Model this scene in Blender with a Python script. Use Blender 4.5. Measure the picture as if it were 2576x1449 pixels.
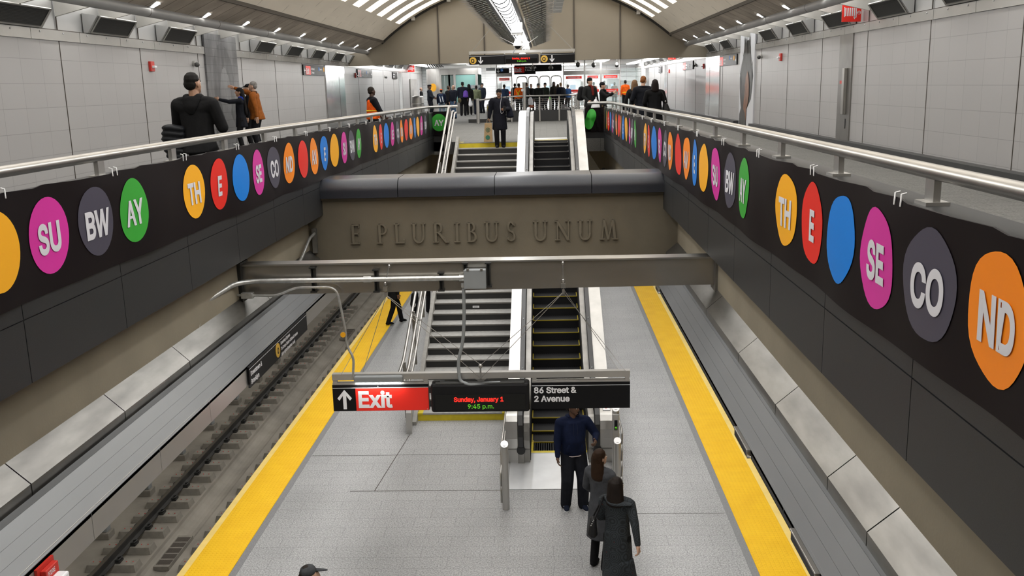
import bpy, bmesh, math, random
from mathutils import Vector, Matrix
import numpy as np
random.seed(7)
for o in list(bpy.data.objects): bpy.data.objects.remove(o)
SC = bpy.context.scene
COL = SC.collection
PI = math.pi
# ------------------------------------------------------------------ camera
H = 6.4            # eye height above the platform
ZM = 4.78          # mezzanine floor
cam = bpy.data.cameras.new('camera'); cam.sensor_width = 36.0; cam.lens = 2350 / 2576 * 36
cam.clip_start = 0.05; cam.clip_end = 300
camo = bpy.data.objects.new('camera', cam); COL.objects.link(camo)
r_ = (0.99907734, -0.01638926, -0.03969714); f_ = (0.03532377, -0.21215042, 0.9765984); d_ = (0.02442749, 0.97709958, 0.21137574)
camo.matrix_world = Matrix(((r_[0], -r_[1], -r_[2], 0), (f_[0], -f_[1], -f_[2], 0), (-d_[0], d_[1], d_[2], H), (0, 0, 0, 1)))
SC.camera = camo
# ------------------------------------------------------------------ world, exposure
w = bpy.data.worlds.new('world'); SC.world = w; w.use_nodes = True
w.node_tree.nodes['Background'].inputs[0].default_value = (0.9, 0.93, 1, 1)
w.node_tree.nodes['Background'].inputs[1].default_value = 0.02
SC.view_settings.view_transform = 'Standard'; SC.view_settings.look = 'None'
SC.view_settings.exposure = 0.0; SC.view_settings.gamma = 1.0
try: SC.view_settings.use_curve_mapping = False
except Exception: pass
SC.cycles.max_bounces = 7; SC.cycles.diffuse_bounces = 4; SC.cycles.glossy_bounces = 3; SC.cycles.transmission_bounces = 4
SC.cycles.transparent_max_bounces = 8; SC.cycles.use_denoising = True
SC.cycles.sample_clamp_indirect = 6.0; SC.cycles.caustics_reflective = False; SC.cycles.caustics_refractive = False
# light levels (every lamp, the added concourse strips too, takes its strength from here)
L_COFFER, L_STRIP, L_COVE, L_SPOT, L_CANOPY, L_FAR, L_UNDER, L_BACK_ADDED, L_UP, L_SIGN = 5.6, 14.0, 9.0, 16.0, 8.0, 12.0, 15.0, 140.0, 6.0, 45.0
# ------------------------------------------------------------------ materials
MATS = {}
def nodes(name):
    m = bpy.data.materials.new(name); m.use_nodes = True
    nt = m.node_tree; return m, nt, nt.nodes['Principled BSDF']
def mat(name, col, rough=0.5, metal=0.0, noise=0.0, nscale=8.0, bump=0.0, bscale=60.0, spec=0.5, emit=None, estr=0.0, stretch=None, alpha=None):
    if name in MATS: return MATS[name]
    m, nt, b = nodes(name)
    b.inputs['Base Color'].default_value = (*col, 1); b.inputs['Roughness'].default_value = rough
    b.inputs['Metallic'].default_value = metal; b.inputs['Specular IOR Level'].default_value = spec
    geo = nt.nodes.new('ShaderNodeTexCoord')
    vec = geo.outputs['Object']
    if stretch:
        mp = nt.nodes.new('ShaderNodeMapping'); mp.inputs['Scale'].default_value = stretch
        nt.links.new(vec, mp.inputs[0]); vec = mp.outputs[0]
    if noise > 0:
        n = nt.nodes.new('ShaderNodeTexNoise'); n.inputs['Scale'].default_value = nscale; n.inputs['Detail'].default_value = 4
        nt.links.new(vec, n.inputs['Vector'])
        r = nt.nodes.new('ShaderNodeValToRGB')
        r.color_ramp.elements[0].position = .3; r.color_ramp.elements[1].position = .7
        r.color_ramp.elements[0].color = (*[c * (1 - noise) for c in col], 1); r.color_ramp.elements[1].color = (*[min(1, c * (1 + noise)) for c in col], 1)
        nt.links.new(n.outputs['Fac'], r.inputs[0]); nt.links.new(r.outputs[0], b.inputs['Base Color'])
    if bump > 0:
        n2 = nt.nodes.new('ShaderNodeTexNoise'); n2.inputs['Scale'].default_value = bscale; n2.inputs['Detail'].default_value = 3
        nt.links.new(vec, n2.inputs['Vector'])
        bp = nt.nodes.new('ShaderNodeBump'); bp.inputs['Strength'].default_value = bump; bp.inputs['Distance'].default_value = .01
        nt.links.new(n2.outputs['Fac'], bp.inputs['Height']); nt.links.new(bp.outputs[0], b.inputs['Normal'])
    if emit:
        b.inputs['Emission Color'].default_value = (*emit, 1); b.inputs['Emission Strength'].default_value = estr
    MATS[name] = m; return m
def M(k): return MATS[k]
def mth(nt, op, a, b=None):
    n = nt.nodes.new('ShaderNodeMath'); n.operation = op
    for i, v in enumerate((a, b)):
        if v is None: continue
        if isinstance(v, (int, float)): n.inputs[i].default_value = v
        else: nt.links.new(v, n.inputs[i])
    return n.outputs[0]
def brick_mat(name, col, col2, mortar, bw, bh, msize, axes, rough, speck=0.0, speckscale=90., stain=0.0, off=.5, bump=.15, shift=(0, 0), stainscale=.6, metal=0.):
    m, nt, b = nodes(name); L = nt.links
    g = nt.nodes.new('ShaderNodeNewGeometry'); s = nt.nodes.new('ShaderNodeSeparateXYZ'); L.new(g.outputs['Position'], s.inputs[0])
    c = nt.nodes.new('ShaderNodeCombineXYZ')
    L.new(mth(nt, 'ADD', s.outputs[axes[0]], shift[0]), c.inputs[0]); L.new(mth(nt, 'ADD', s.outputs[axes[1]], shift[1]), c.inputs[1])
    br = nt.nodes.new('ShaderNodeTexBrick'); L.new(c.outputs[0], br.inputs['Vector'])
    br.inputs['Color1'].default_value = (*col, 1); br.inputs['Color2'].default_value = (*col2, 1); br.inputs['Mortar'].default_value = (*mortar, 1)
    br.inputs['Scale'].default_value = 1; br.inputs['Mortar Size'].default_value = msize; br.inputs['Brick Width'].default_value = bw; br.inputs['Row Height'].default_value = bh
    br.offset = off; br.inputs['Mortar Smooth'].default_value = .1
    out = br.outputs['Color']
    def mul(a, fac, lo, hi):
        r = nt.nodes.new('ShaderNodeMapRange'); L.new(fac, r.inputs[0]); r.inputs[1].default_value = .3; r.inputs[2].default_value = .7
        r.inputs[3].default_value = lo; r.inputs[4].default_value = hi
        v = nt.nodes.new('ShaderNodeVectorMath'); v.operation = 'SCALE'; L.new(a, v.inputs[0]); L.new(r.outputs[0], v.inputs['Scale']); return v.outputs[0]
    if speck:
        n = nt.nodes.new('ShaderNodeTexNoise'); n.inputs['Scale'].default_value = speckscale; n.inputs['Detail'].default_value = 2; L.new(g.outputs['Position'], n.inputs['Vector'])
        out = mul(out, n.outputs['Fac'], 1 - speck, 1 + speck)
    if stain:
        n = nt.nodes.new('ShaderNodeTexNoise'); n.inputs['Scale'].default_value = stainscale; n.inputs['Detail'].default_value = 5; L.new(g.outputs['Position'], n.inputs['Vector'])
        out = mul(out, n.outputs['Fac'], 1 - stain, 1 + stain)
    L.new(out, b.inputs['Base Color']); b.inputs['Roughness'].default_value = rough; b.inputs['Metallic'].default_value = metal; b.inputs['Specular IOR Level'].default_value = .2 if rough > .7 else .5
    if bump:
        bp = nt.nodes.new('ShaderNodeBump'); bp.inputs['Strength'].default_value = bump; bp.inputs['Distance'].default_value = .004; bp.invert = True
        L.new(br.outputs['Fac'], bp.inputs['Height']); L.new(bp.outputs[0], b.inputs['Normal'])
    MATS[name] = m; return m
def emis(name, col, strength):
    m = bpy.data.materials.new(name); m.use_nodes = True; nt = m.node_tree; nt.nodes.clear()
    e = nt.nodes.new('ShaderNodeEmission'); e.inputs[0].default_value = (*col, 1); e.inputs[1].default_value = strength
    o = nt.nodes.new('ShaderNodeOutputMaterial'); nt.links.new(e.outputs[0], o.inputs[0]); MATS[name] = m; return m
mat('steel', (.44, .43, .41), .32, .92, .10, 3, .05, 220, stretch=(1, 1, .15))
mat('steel_satin', (.50, .49, .47), .42, .85, .08, 2, .04, 150)
mat('steel_wall', (.42, .415, .40), .40, .8, .08, 1.5, .03, 40)
mat('door_steel', (.27, .262, .25), .36, .85, .12, 2, .04, 40)
mat('steel_mirror', (.62, .62, .62), .16, .95, .1, 2, .25, 3)
mat('steel_dark', (.26, .25, .235), .42, .85, .15, 4, .05, 60)
mat('beam_steel', (.40, .375, .335), .27, .85, .12, 1.2, .04, 8, stretch=(.6, 1, 3))
mat('duct_metal', (.20, .194, .182), .34, .85, .26, 2.2, .08, 6, stretch=(3, .8, 3))
mat('canopy_metal', (.225, .235, .245), .42, .45, .06, 1.0, .02, 30)
mat('fascia_metal', (.47, .455, .43), .42, .7, .05, 1.0, .02, 30)
mat('galvanised', (.55, .55, .53), .38, .8, .15, 20, .05, 90)
mat('box_grey', (.25, .265, .27), .5, .1, .05, 5)
mat('black_strut', (.03, .03, .028), .5, .3)
mat('granite_dark', (.020, .021, .023), .42, 0, .28, 180, .03, 200)
mat('granite_cap', (.026, .028, .035), .36, 0, .25, 160, .02, 200)
mat('granite_base', (.036, .037, .038), .45, 0, .2, 160)
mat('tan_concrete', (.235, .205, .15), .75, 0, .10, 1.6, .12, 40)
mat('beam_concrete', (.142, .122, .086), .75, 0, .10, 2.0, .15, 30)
mat('track_shaded', (.03, .028, .025), .8, 0, .3, 3)
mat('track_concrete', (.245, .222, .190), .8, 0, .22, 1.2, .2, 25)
mat('tie_concrete', (.215, .198, .168), .8, 0, .2, 6, .2, 40)
mat('rail_steel', (.055, .053, .050), .42, .5, .3, 2)
mat('rail_head', (.26, .245, .225), .3, .9)
mat('vault', (.84, .765, .65), .7, 0, .05, .5, .03, 30)
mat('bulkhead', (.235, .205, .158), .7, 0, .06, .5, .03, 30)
mat('joint_dark', (.06, .05, .04), .8)
mat('black_pipe', (.02, .018, .016), .5)
mat('cove_grey', (.30, .30, .30), .45, .3, .05, 2)
mat('fin_metal', (.56, .545, .51), .42, .55, .06, 3)
mat('vent_metal', (.50, .50, .495), .4, .6)
mat('white_paint', (.78, .78, .77), .5)
mat('white_wall', (.80, .81, .82), .4)
mat('ceil_dark', (.16, .15, .14), .7)
mat('ceil_metal', (.45, .44, .42), .4, .6, .1, 2)
mat('black', (.008, .008, .009), .5, spec=.25)
mat('sign_black', (.006, .006, .007), .4, spec=.2)
mat('sign_white', (.78, .78, .80), .5)
mat('sign_red', (.88, .028, .016), .4)
mat('alarm_red', (.55, .03, .02), .4)
mat('rubber', (.012, .012, .013), .35)
mat('esc_dark', (.012, .012, .013), .6, 0, spec=.2)
mat('esc_yellow', (.34, .26, .015), .5)
mat('paint_yellow', (.66, .52, .02), .5, 0, .12, 6)
mat('tread', (.33, .325, .31), .6, 0, .14, 14)
mat('riser', (.018, .018, .018), .5)
mat('stair_side', (.34, .33, .305), .55, 0, .12, 8)
mat('landing', (.62, .63, .64), .38, .55, .06, 3, .05, 200)
mat('disc_end', (.88, .88, .88), .35, .3)
mat('grey_edge', (.19, .19, .195), .6, 0, .2, 90)
mat('banner', (.0055, .003, .004), .48, 0, 0, 1, .06, 4, spec=.14)
mat('tie_white', (.75, .75, .75), .5)
mat('lens_white', (.85, .85, .88), .2)
mat('glass_green', (.30, .52, .47), .1, 0)
mat('plastic_bag', (.78, .78, .80), .35)
mat('kraft', (.36, .25, .13), .8, 0, .1, 20)
mat('bag_green', (.02, .13, .08), .6)
mat('route_yellow', (.66, .40, .055), .45)
mat('art_bg', (.62, .63, .66), .5)
mat('purple', (.10, .035, .30), .7)
mat('lavender', (.50, .46, .58), .7)
mat('louver', (.07, .07, .068), .5, .2)
mat('fin_glass', (.42, .45, .43), .12, .75)
BC = {'TH': (.92, .43, .012), 'E': (.80, .022, .012), 'blue': (.0, .20, .70), 'SE': (.66, .030, .34), 'CO': (.062, .058, .085), 'ND': (.95, .26, .005),
      'red': (.80, .022, .012), 'AV': (.95, .26, .005), 'Eb': (.0, .20, .70), 'yel': (.92, .43, .012), 'SU': (.66, .030, .34), 'BW': (.062, .058, .085), 'AY': (.035, .36, .035)}
for k, c in BC.items(): mat('disc_' + k, c, .42, 0, 0, 1, .05, 5)
mat('lettering', (.66, .66, .70), .5)
emis('lamp_coffer', (1.0, .98, .95), L_COFFER); emis('lamp_strip', (1, .995, .98), L_STRIP); emis('lamp_cove', (1, .98, .94), L_COVE)
emis('lamp_spot', (1, .97, .92), L_SPOT); emis('lamp_canopy', (1, .98, .95), L_CANOPY); emis('lamp_far', (1, .99, .97), L_FAR); emis('lamp_up', (1, .97, .92), L_UP); emis('lamp_sign', (1, .98, .95), L_SIGN); emis('lamp_back_added', (1, .99, .97), L_BACK_ADDED); emis('lamp_under', (1, .98, .95), L_UNDER)
emis('led_red', (1, .03, .02), 1.6); emis('led_green', (.18, .75, .04), .75); emis('screen', (.65, .85, 1), 1.2); emis('esc_blue', (.35, .55, 1), 2.0); emis('led_panel', (.10, .095, .085), .12)
brick_mat('platform_granite', (.315, .315, .312), (.30, .30, .298), (.23, .23, .23), .62, .305, .005, (0, 1), .5, speck=.42, speckscale=48, stain=.10, bump=.1, off=.37)
brick_mat('mezz_granite', (.175, .172, .162), (.162, .16, .15), (.11, .11, .10), .62, .305, .007, (0, 1), .8, speck=.25, speckscale=40, stain=.06, bump=.1, off=.37)
brick_mat('wall_tile', (.385, .378, .375), (.375, .368, .365), (.27, .265, .26), .69, .415, .005, (1, 2), .38, off=0, bump=.25, shift=(.05, .0), stain=.02)
brick_mat('back_tile', (.80, .81, .82), (.79, .80, .81), (.55, .55, .55), .8, .2, .012, (0, 2), .4, off=0, bump=.2)
brick_mat('wood_form', (.42, .365, .305), (.35, .305, .255), (.18, .155, .13), .75, 9.0, .02, (1, 2), .8, off=0, bump=.4, stain=.16, stainscale=2)
def tactile():
    m, nt, b = nodes('tactile_yellow'); L = nt.links
    g = nt.nodes.new('ShaderNodeNewGeometry'); s = nt.nodes.new('ShaderNodeSeparateXYZ'); L.new(g.outputs['Position'], s.inputs[0])
    def per(o):
        return mth(nt, 'ABSOLUTE', mth(nt, 'SINE', mth(nt, 'MULTIPLY', o, PI / .06)))
    d = mth(nt, 'MULTIPLY', per(s.outputs[0]), per(s.outputs[1]))
    step = nt.nodes.new('ShaderNodeMapRange'); L.new(d, step.inputs[0]); step.inputs[1].default_value = .45; step.inputs[2].default_value = .62
    n = nt.nodes.new('ShaderNodeTexNoise'); n.inputs['Scale'].default_value = 2.5; n.inputs['Detail'].default_value = 4; L.new(g.outputs['Position'], n.inputs['Vector'])
    r = nt.nodes.new('ShaderNodeValToRGB'); r.color_ramp.elements[0].position = .3; r.color_ramp.elements[1].position = .75
    r.color_ramp.elements[0].color = (.80, .46, .012, 1); r.color_ramp.elements[1].color = (.87, .53, .018, 1); L.new(n.outputs['Fac'], r.inputs[0]); L.new(r.outputs[0], b.inputs['Base Color'])
    bp = nt.nodes.new('ShaderNodeBump'); bp.inputs['Strength'].default_value = .8; bp.inputs['Distance'].default_value = .006
    L.new(step.outputs[0], bp.inputs['Height']); L.new(bp.outputs[0], b.inputs['Normal']); b.inputs['Roughness'].default_value = .65; b.inputs['Specular IOR Level'].default_value = .2
    MATS['tactile_yellow'] = m
tactile()
mat('tactile_edge', (.86, .64, .20), .5, 0, .06, 4)
def glassmat(name, col, a):
    m = bpy.data.materials.new(name); m.use_nodes = True; nt = m.node_tree; b = nt.nodes['Principled BSDF']
    b.inputs['Base Color'].default_value = (*col, 1); b.inputs['Roughness'].default_value = .05; b.inputs['Alpha'].default_value = a
    MATS[name] = m
glassmat('pane', (.55, .68, .66), .22); glassmat('pane_green', (.32, .58, .54), .75)

# ------------------------------------------------------------------ mesh helpers
class MB:
    def __init__(s): s.v = []; s.f = []; s.m = []; s.sm = []
    def add(s, vs, fs, mi=0, smooth=False):
        o = len(s.v); s.v += [tuple(p) for p in vs]; s.f += [tuple(i + o for i in f) for f in fs]; s.m += [mi] * len(fs); s.sm += [smooth] * len(fs); return s
    def box(s, x0, x1, y0, y1, z0, z1, mi=0):
        vs = [(x, y, z) for z in (z0, z1) for y in (y0, y1) for x in (x0, x1)]
        return s.add(vs, [(0, 2, 3, 1), (4, 5, 7, 6), (0, 1, 5, 4), (2, 6, 7, 3), (0, 4, 6, 2), (1, 3, 7, 5)], mi)
    def cbox(s, c, d, mi=0, rz=0.):
        x, y, z = [q / 2 for q in d]; ca, sa = math.cos(rz), math.sin(rz)
        vs = [(c[0] + a * ca - b * sa, c[1] + a * sa + b * ca, c[2] + e) for e in (-z, z) for b in (-y, y) for a in (-x, x)]
        return s.add(vs, [(0, 2, 3, 1), (4, 5, 7, 6), (0, 1, 5, 4), (2, 6, 7, 3), (0, 4, 6, 2), (1, 3, 7, 5)], mi)
    def hexa(s, p, mi=0):   # eight corners ordered as in box
        return s.add(p, [(0, 2, 3, 1), (4, 5, 7, 6), (0, 1, 5, 4), (2, 6, 7, 3), (0, 4, 6, 2), (1, 3, 7, 5)], mi)
    def prism(s, poly, y0, y1, mi=0, axis=1, smooth=False):    # polygon in the two other axes extruded along axis
        n = len(poly); vs = []
        for y in (y0, y1):
            for a, b in poly: vs.append((a, y, b) if axis == 1 else ((y, a, b) if axis == 0 else (a, b, y)))
        fs = [tuple(range(n))[::-1], tuple(range(n, 2 * n))] + [(i, (i + 1) % n, (i + 1) % n + n, i + n) for i in range(n)]
        return s.add(vs, fs, mi, smooth)
    def tube(s, pts, r, n=10, mi=0, caps=True, smooth=True):
        pts = [Vector(p) for p in pts]; rings = []; up = None
        rr = r if isinstance(r, (list, tuple)) else [r] * len(pts)
        for i, p in enumerate(pts):
            t = (pts[min(i + 1, len(pts) - 1)] - pts[max(i - 1, 0)]).normalized()
            if up is None:
                up = Vector((0, 0, 1)) if abs(t.z) < .9 else Vector((1, 0, 0))
            a = t.cross(up); a = a.normalized() if a.length > 1e-6 else t.orthogonal().normalized()
            b = a.cross(t).normalized(); up = b
            rings.append([p + (a * math.cos(2 * PI * k / n) + b * math.sin(2 * PI * k / n)) * rr[i] for k in range(n)])
        vs = [q for R in rings for q in R]; fs = []
        for i in range(len(pts) - 1):
            for k in range(n): fs.append((i * n + k, i * n + (k + 1) % n, (i + 1) * n + (k + 1) % n, (i + 1) * n + k))
        s.add(vs, fs, mi, smooth)
        if caps: s.add(rings[0], [tuple(range(n))], mi); s.add(rings[-1], [tuple(range(n))[::-1]], mi)
        return s
    def sweep(s, path, prof, mi=0):      # closed profile (x offset, normal offset) carried along a path in a plane x = const
        n = len(prof); vs = []
        for i, p in enumerate(path):
            a, c = path[max(0, i - 1)], path[min(len(path) - 1, i + 1)]; t = Vector((0, c[1] - a[1], c[2] - a[2])).normalized(); nr = Vector((0, -t.z, t.y))
            vs += [(p[0] + u, p[1] + nr.y * v, p[2] + nr.z * v) for u, v in prof]
        fs = [(i * n + k, i * n + (k + 1) % n, (i + 1) * n + (k + 1) % n, (i + 1) * n + k) for i in range(len(path) - 1) for k in range(n)]
        s.add(vs, fs + [tuple(range(n)), tuple(range((len(path) - 1) * n, len(path) * n))[::-1]], mi, False); return s
    def ell(s, c, r, n=12, m=8, mi=0):
        vs = []; fs = []
        for i in range(m + 1):
            th = PI * i / m
            for k in range(n):
                ph = 2 * PI * k / n; vs.append((c[0] + r[0] * math.sin(th) * math.cos(ph), c[1] + r[1] * math.sin(th) * math.sin(ph), c[2] + r[2] * math.cos(th)))
        for i in range(m):
            for k in range(n): fs.append((i * n + k, (i + 1) * n + k, (i + 1) * n + (k + 1) % n, i * n + (k + 1) % n))
        return s.add(vs, fs, mi, True)
    def lathe(s, c, prof, n=24, mi=0, a0=0, a1=2 * PI):
        vs = []; fs = []; full = abs(a1 - a0 - 2 * PI) < 1e-6; k_ = n if full else n + 1
        for r, z in prof:
            for k in range(k_):
                a = a0 + (a1 - a0) * k / n; vs.append((c[0] + r * math.cos(a), c[1] + r * math.sin(a), c[2] + z))
        for i in range(len(prof) - 1):
            for k in range(n): fs.append((i * k_ + k, i * k_ + (k + 1) % k_, (i + 1) * k_ + (k + 1) % k_, (i + 1) * k_ + k))
        return s.add(vs, fs, mi, True)
    def mesh(s, name, mats):
        me = bpy.data.meshes.new(name); me.from_pydata(s.v, [], s.f)
        for m in mats: me.materials.append(M(m) if isinstance(m, str) else m)
        me.polygons.foreach_set('material_index', s.m); me.polygons.foreach_set('use_smooth', s.sm); me.update(); return me
    def ob(s, name, mats, parent=None, **k):
        if isinstance(mats, str): mats = [mats]
        return put(name, s.mesh(name, mats), parent, **k)
def put(name, data, parent=None, label=None, cat=None, group=None, kind=None, bevel=0, loc=None):
    o = bpy.data.objects.new(name, data); COL.objects.link(o)
    if parent is not None:
        o.parent = parent
        # children are authored in world space: undo the parent's own placement
        o.matrix_parent_inverse = pm(parent).inverted()
    if loc: o.location = loc
    tag(o, label, cat, group, kind)
    if bevel:
        b = o.modifiers.new('bevel', 'BEVEL'); b.width = bevel; b.segments = 2; b.limit_method = 'ANGLE'
    return o
def pm(o):
    m = Matrix.LocRotScale(o.location, o.rotation_euler, o.scale)
    return m if o.parent is None else pm(o.parent) @ o.matrix_parent_inverse @ m
def tag(o, label=None, cat=None, group=None, kind=None):
    if label: o['label'] = label
    if cat: o['category'] = cat
    if group: o['group'] = group
    if kind: o['kind'] = kind
    return o
def empty(name, loc, label, cat, group=None, rz=0.):
    o = bpy.data.objects.new(name, None); COL.objects.link(o); o.empty_display_size = .1; o.location = loc; o.rotation_euler = (0, 0, rz)
    return tag(o, label, cat, group)
def struct(name, mb, mats): return mb.ob(name, mats, None, kind='structure')
def kids(o): return [c for c in bpy.data.objects if c.parent is o]
def copy_thing(root, children, loc=None, label=None, rz=None, group=None):
    c = root.copy(); COL.objects.link(c)
    if loc is not None: c.location = loc
    if rz is not None: c.rotation_euler = (0, 0, rz)
    if label: c['label'] = label
    if group: c['group'] = group
    for ch, sub in children:
        d = ch.copy(); mi = ch.matrix_parent_inverse.copy(); COL.objects.link(d); d.parent = c; d.matrix_parent_inverse = mi
        for g in sub:
            e = g.copy(); mi = g.matrix_parent_inverse.copy(); COL.objects.link(e); e.parent = d; e.matrix_parent_inverse = mi
    return c
# temporary scene used only to turn text curves and remeshed bodies into plain meshes
TMP = bpy.data.scenes.new('tmp')
def bake(o):
    TMP.collection.objects.link(o); vl = TMP.view_layers[0]; vl.update()
    dg = vl.depsgraph; me = bpy.data.meshes.new_from_object(o.evaluated_get(dg), depsgraph=dg)
    TMP.collection.objects.unlink(o); d = o.data; bpy.data.objects.remove(o)
    if isinstance(d, bpy.types.Mesh): bpy.data.meshes.remove(d)
    else: bpy.data.curves.remove(d)
    return me
TXT = {}
try:      # the grotesque that ships with Blender, close to the station lettering; the built-in face otherwise
    import os
    FNT = bpy.data.fonts.load(os.path.join(bpy.utils.resource_path('LOCAL'), 'datafiles', 'fonts', 'Inter.woff2'))
except Exception: FNT = None
def text_mesh(s, size, bold=.0, ext=.002, sx=1.0, align='LEFT', space=1.0):
    k = (s, size, bold, ext, sx, align, space)
    if k in TXT: return TXT[k]
    cu = bpy.data.curves.new('lettering', 'FONT'); cu.body = s; cu.size = size; cu.extrude = ext
    if FNT: cu.font = FNT; cu.size = size * 1.19; cu.bevel_depth = size * (.036 if bold > 0 else .012); cu.bevel_resolution = 0
    else: cu.offset = bold * .5
    cu.align_x = align; cu.space_character = space
    cu.resolution_u = 3; cu.space_line = .92
    me = bake(bpy.data.objects.new('lettering', cu)); me.name = 'lettering'; me.polygons.foreach_set('use_smooth', [False] * len(me.polygons))
    me.transform(Matrix.Diagonal((sx, 1, .03 if FNT else 1, 1))); TXT[k] = me; return me
FACE = {'cam': Matrix.Rotation(PI / 2, 4, 'X'), 'east': Matrix.Rotation(PI / 2, 4, 'Z') @ Matrix.Rotation(PI / 2, 4, 'X'), 'west': Matrix.Rotation(-PI / 2, 4, 'Z') @ Matrix.Rotation(PI / 2, 4, 'X'),
        'up': Matrix.Identity(4)}
def text(s, size, pos, face, m, parent, name='lettering', **k):
    me = text_mesh(s, size, **k).copy(); me.transform(Matrix.Translation(pos) @ FACE[face]); me.materials.clear(); me.materials.append(M(m))
    return put(name, me, parent)
def wob(y, z):   # ripple of the cloth banners
    return .012 * math.sin(y * 2.3 + z * 1.7) + .007 * math.sin(y * 5.1 - z * 4.0 + 1)
def arc_pts(c, r, a0, a1, n, plane='xz'):
    out = []
    for i in range(n + 1):
        a = a0 + (a1 - a0) * i / n; u, v = r * math.cos(a), r * math.sin(a)
        out.append((c[0] + u, c[1], c[2] + v) if plane == 'xz' else ((c[0], c[1] + u, c[2] + v) if plane == 'yz' else (c[0] + u, c[1] + v, c[2])))
    return out
def smooth_path(pts, r=.15, n=5):   # round the corners of a polyline
    pts = [Vector(p) for p in pts]; out = [pts[0]]
    for i in range(1, len(pts) - 1):
        a, b, c = pts[i - 1], pts[i], pts[i + 1]; d1 = (a - b); d2 = (c - b); q = min(r, d1.length * .45, d2.length * .45)
        p0 = b + d1.normalized() * q; p1 = b + d2.normalized() * q
        for k in range(n + 1):
            t = k / n; out.append(p0 * (1 - t) ** 2 + b * 2 * t * (1 - t) + p1 * t * t)
    out.append(pts[-1]); return out
# ================================================================== the setting
XL, XR = -3.45, 1.75           # faces of the mezzanine opening
WL, WR = -8.8, 7.1             # hall walls
PL, PR = -5.10, 3.41           # platform edges
def gr(y): return -0.0055 * max(0, y - 12)     # the parapets run down slightly
# platform and tracks
b = MB(); b.box(PL, PR, -3, 64, -1.25, 0); struct('floor_platform', b, ['platform_granite'])
prof = [(-9.0, -1.6), (-9.0, -1.15), (-6.78, -1.15)] + [(-6.48 + .24 * math.cos(PI + PI * k / 10), -1.15 + .17 * math.sin(PI + PI * k / 10)) for k in range(11)] + [(-6.18, -1.15), (PL, -1.15), (PL, -1.6)]
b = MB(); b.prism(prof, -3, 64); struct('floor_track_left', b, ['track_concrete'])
b = MB(); b.box(PR, 7.3, -3, 64, -1.6, -1.15); struct('floor_track_right', b, ['track_shaded'])  # near-black colour carries the shade lying on this track bed
b = MB(); b.box(-9.2, -9.0, -3, 64, -1.6, 4.6); struct('wall_track_left', b, ['tan_concrete'])
b = MB(); b.box(7.3, 7.5, -3, 64, -1.6, 4.6); struct('wall_track_right', b, ['tan_concrete'])
b = MB(); b.box(-9.2, 7.5, 64, 64.2, -1.6, 4.6); struct('wall_platform_end', b, ['tan_concrete'])
b = MB(); b.box(-9.2, 7.5, -3.2, -3, -1.6, 11); struct('wall_near_end', b, ['bulkhead'])
# platform floor joints and grey borders
b = MB(); b.box(-4.41, -4.31, -3, 64, 0, .004); b.box(2.62, 2.72, -3, 64, 0, .004); struct('trim_1', b, ['grey_edge'])
b = MB()
b.hexa([(-2.905, 14.09, 0), (-2.893, 14.09, 0), (-2.685, 16.6, 0), (-2.673, 16.6, 0), (-2.905, 14.09, .003), (-2.893, 14.09, .003), (-2.685, 16.6, .003), (-2.673, 16.6, .003)])
b.box(-3.3, -.72, 14.085, 14.097, 0, .003); b.box(-4.3, -.72, 15.60, 15.608, 0, .003); b.box(.62, 2.6, 13.2, 13.206, 0, .003); struct('trim_2', b, ['joint_dark'])
# mezzanine slabs
b = MB(); b.box(-9.2, XL - .32, -3, 28.7, 4.4, ZM); b.box(XR + .32, 7.5, -3, 28.7, 4.4, ZM)
b.box(-9.2, 7.5, 28.7, 80, 4.4, ZM); b.box(-2.62, 1.12, 28.2, 28.7, 4.4, ZM); b.box(-9.2, 7.5, -3, .68, 4.4, ZM); struct('floor_mezzanine', b, ['mezz_granite'])
# granite-clad parapets round the opening (a stepped pair of panels under the banner)
def parapet(x, sgn, nm):
    b = MB(); n = 12; ys = [-1 + (28.7 + 1) * i / n for i in range(n + 1)]
    for i in range(n):
        y0, y1 = ys[i], ys[i + 1]; xo = x + sgn * .32; xs = sorted((x, xo)); g0, g1 = gr(y0), gr(y1)
        b.hexa([(xs[0], y0, 4.56 + g0), (xs[1], y0, 4.56 + g0), (xs[0], y1, 4.56 + g1), (xs[1], y1, 4.56 + g1), (xs[0], y0, 5.76 + g0), (xs[1], y0, 5.76 + g0), (xs[0], y1, 5.76 + g1), (xs[1], y1, 5.76 + g1)])
    f = x - sgn * .012; fs = sorted((f, x)); y = .05
    while y < 28:                      # lower cladding panels and the narrow course above them
        y1 = y + 1.44; g = gr(y + .7)
        b.box(fs[0], fs[1], y + .004, y1 - .004, 4.55 + g, 4.975 + g); b.box(fs[0] , fs[1], y + .004, y1 - .004, 4.983 + g, 5.11 + g); y = y1
    return struct(nm, b, ['granite_dark'])
parapet(XL, -1, 'wall_parapet_left'); parapet(XR, 1, 'wall_parapet_right')
b = MB(); b.box(XL, -2.97, 28.7, 29.0, 4.5, 5.66); struct('wall_parapet_far_left', b, ['granite_dark'])
b = MB(); b.box(1.17, XR, 28.9, 29.2, 4.5, 5.66); struct('wall_parapet_far_right', b, ['granite_dark'])
b = MB(); b.box(XL - .3, XR + .3, .7, .98, 4.4, 5.72); struct('wall_parapet_near', b, ['granite_dark'])
# tan girders under the parapets
b = MB(); b.box(-4.15, -3.68, -3, 64, 3.28, 4.62); struct('wall_girder_left', b, ['tan_concrete'])
b = MB(); b.box(1.96, 2.45, -3, 64, 3.28, 4.62); struct('wall_girder_right', b, ['tan_concrete'])
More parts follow.
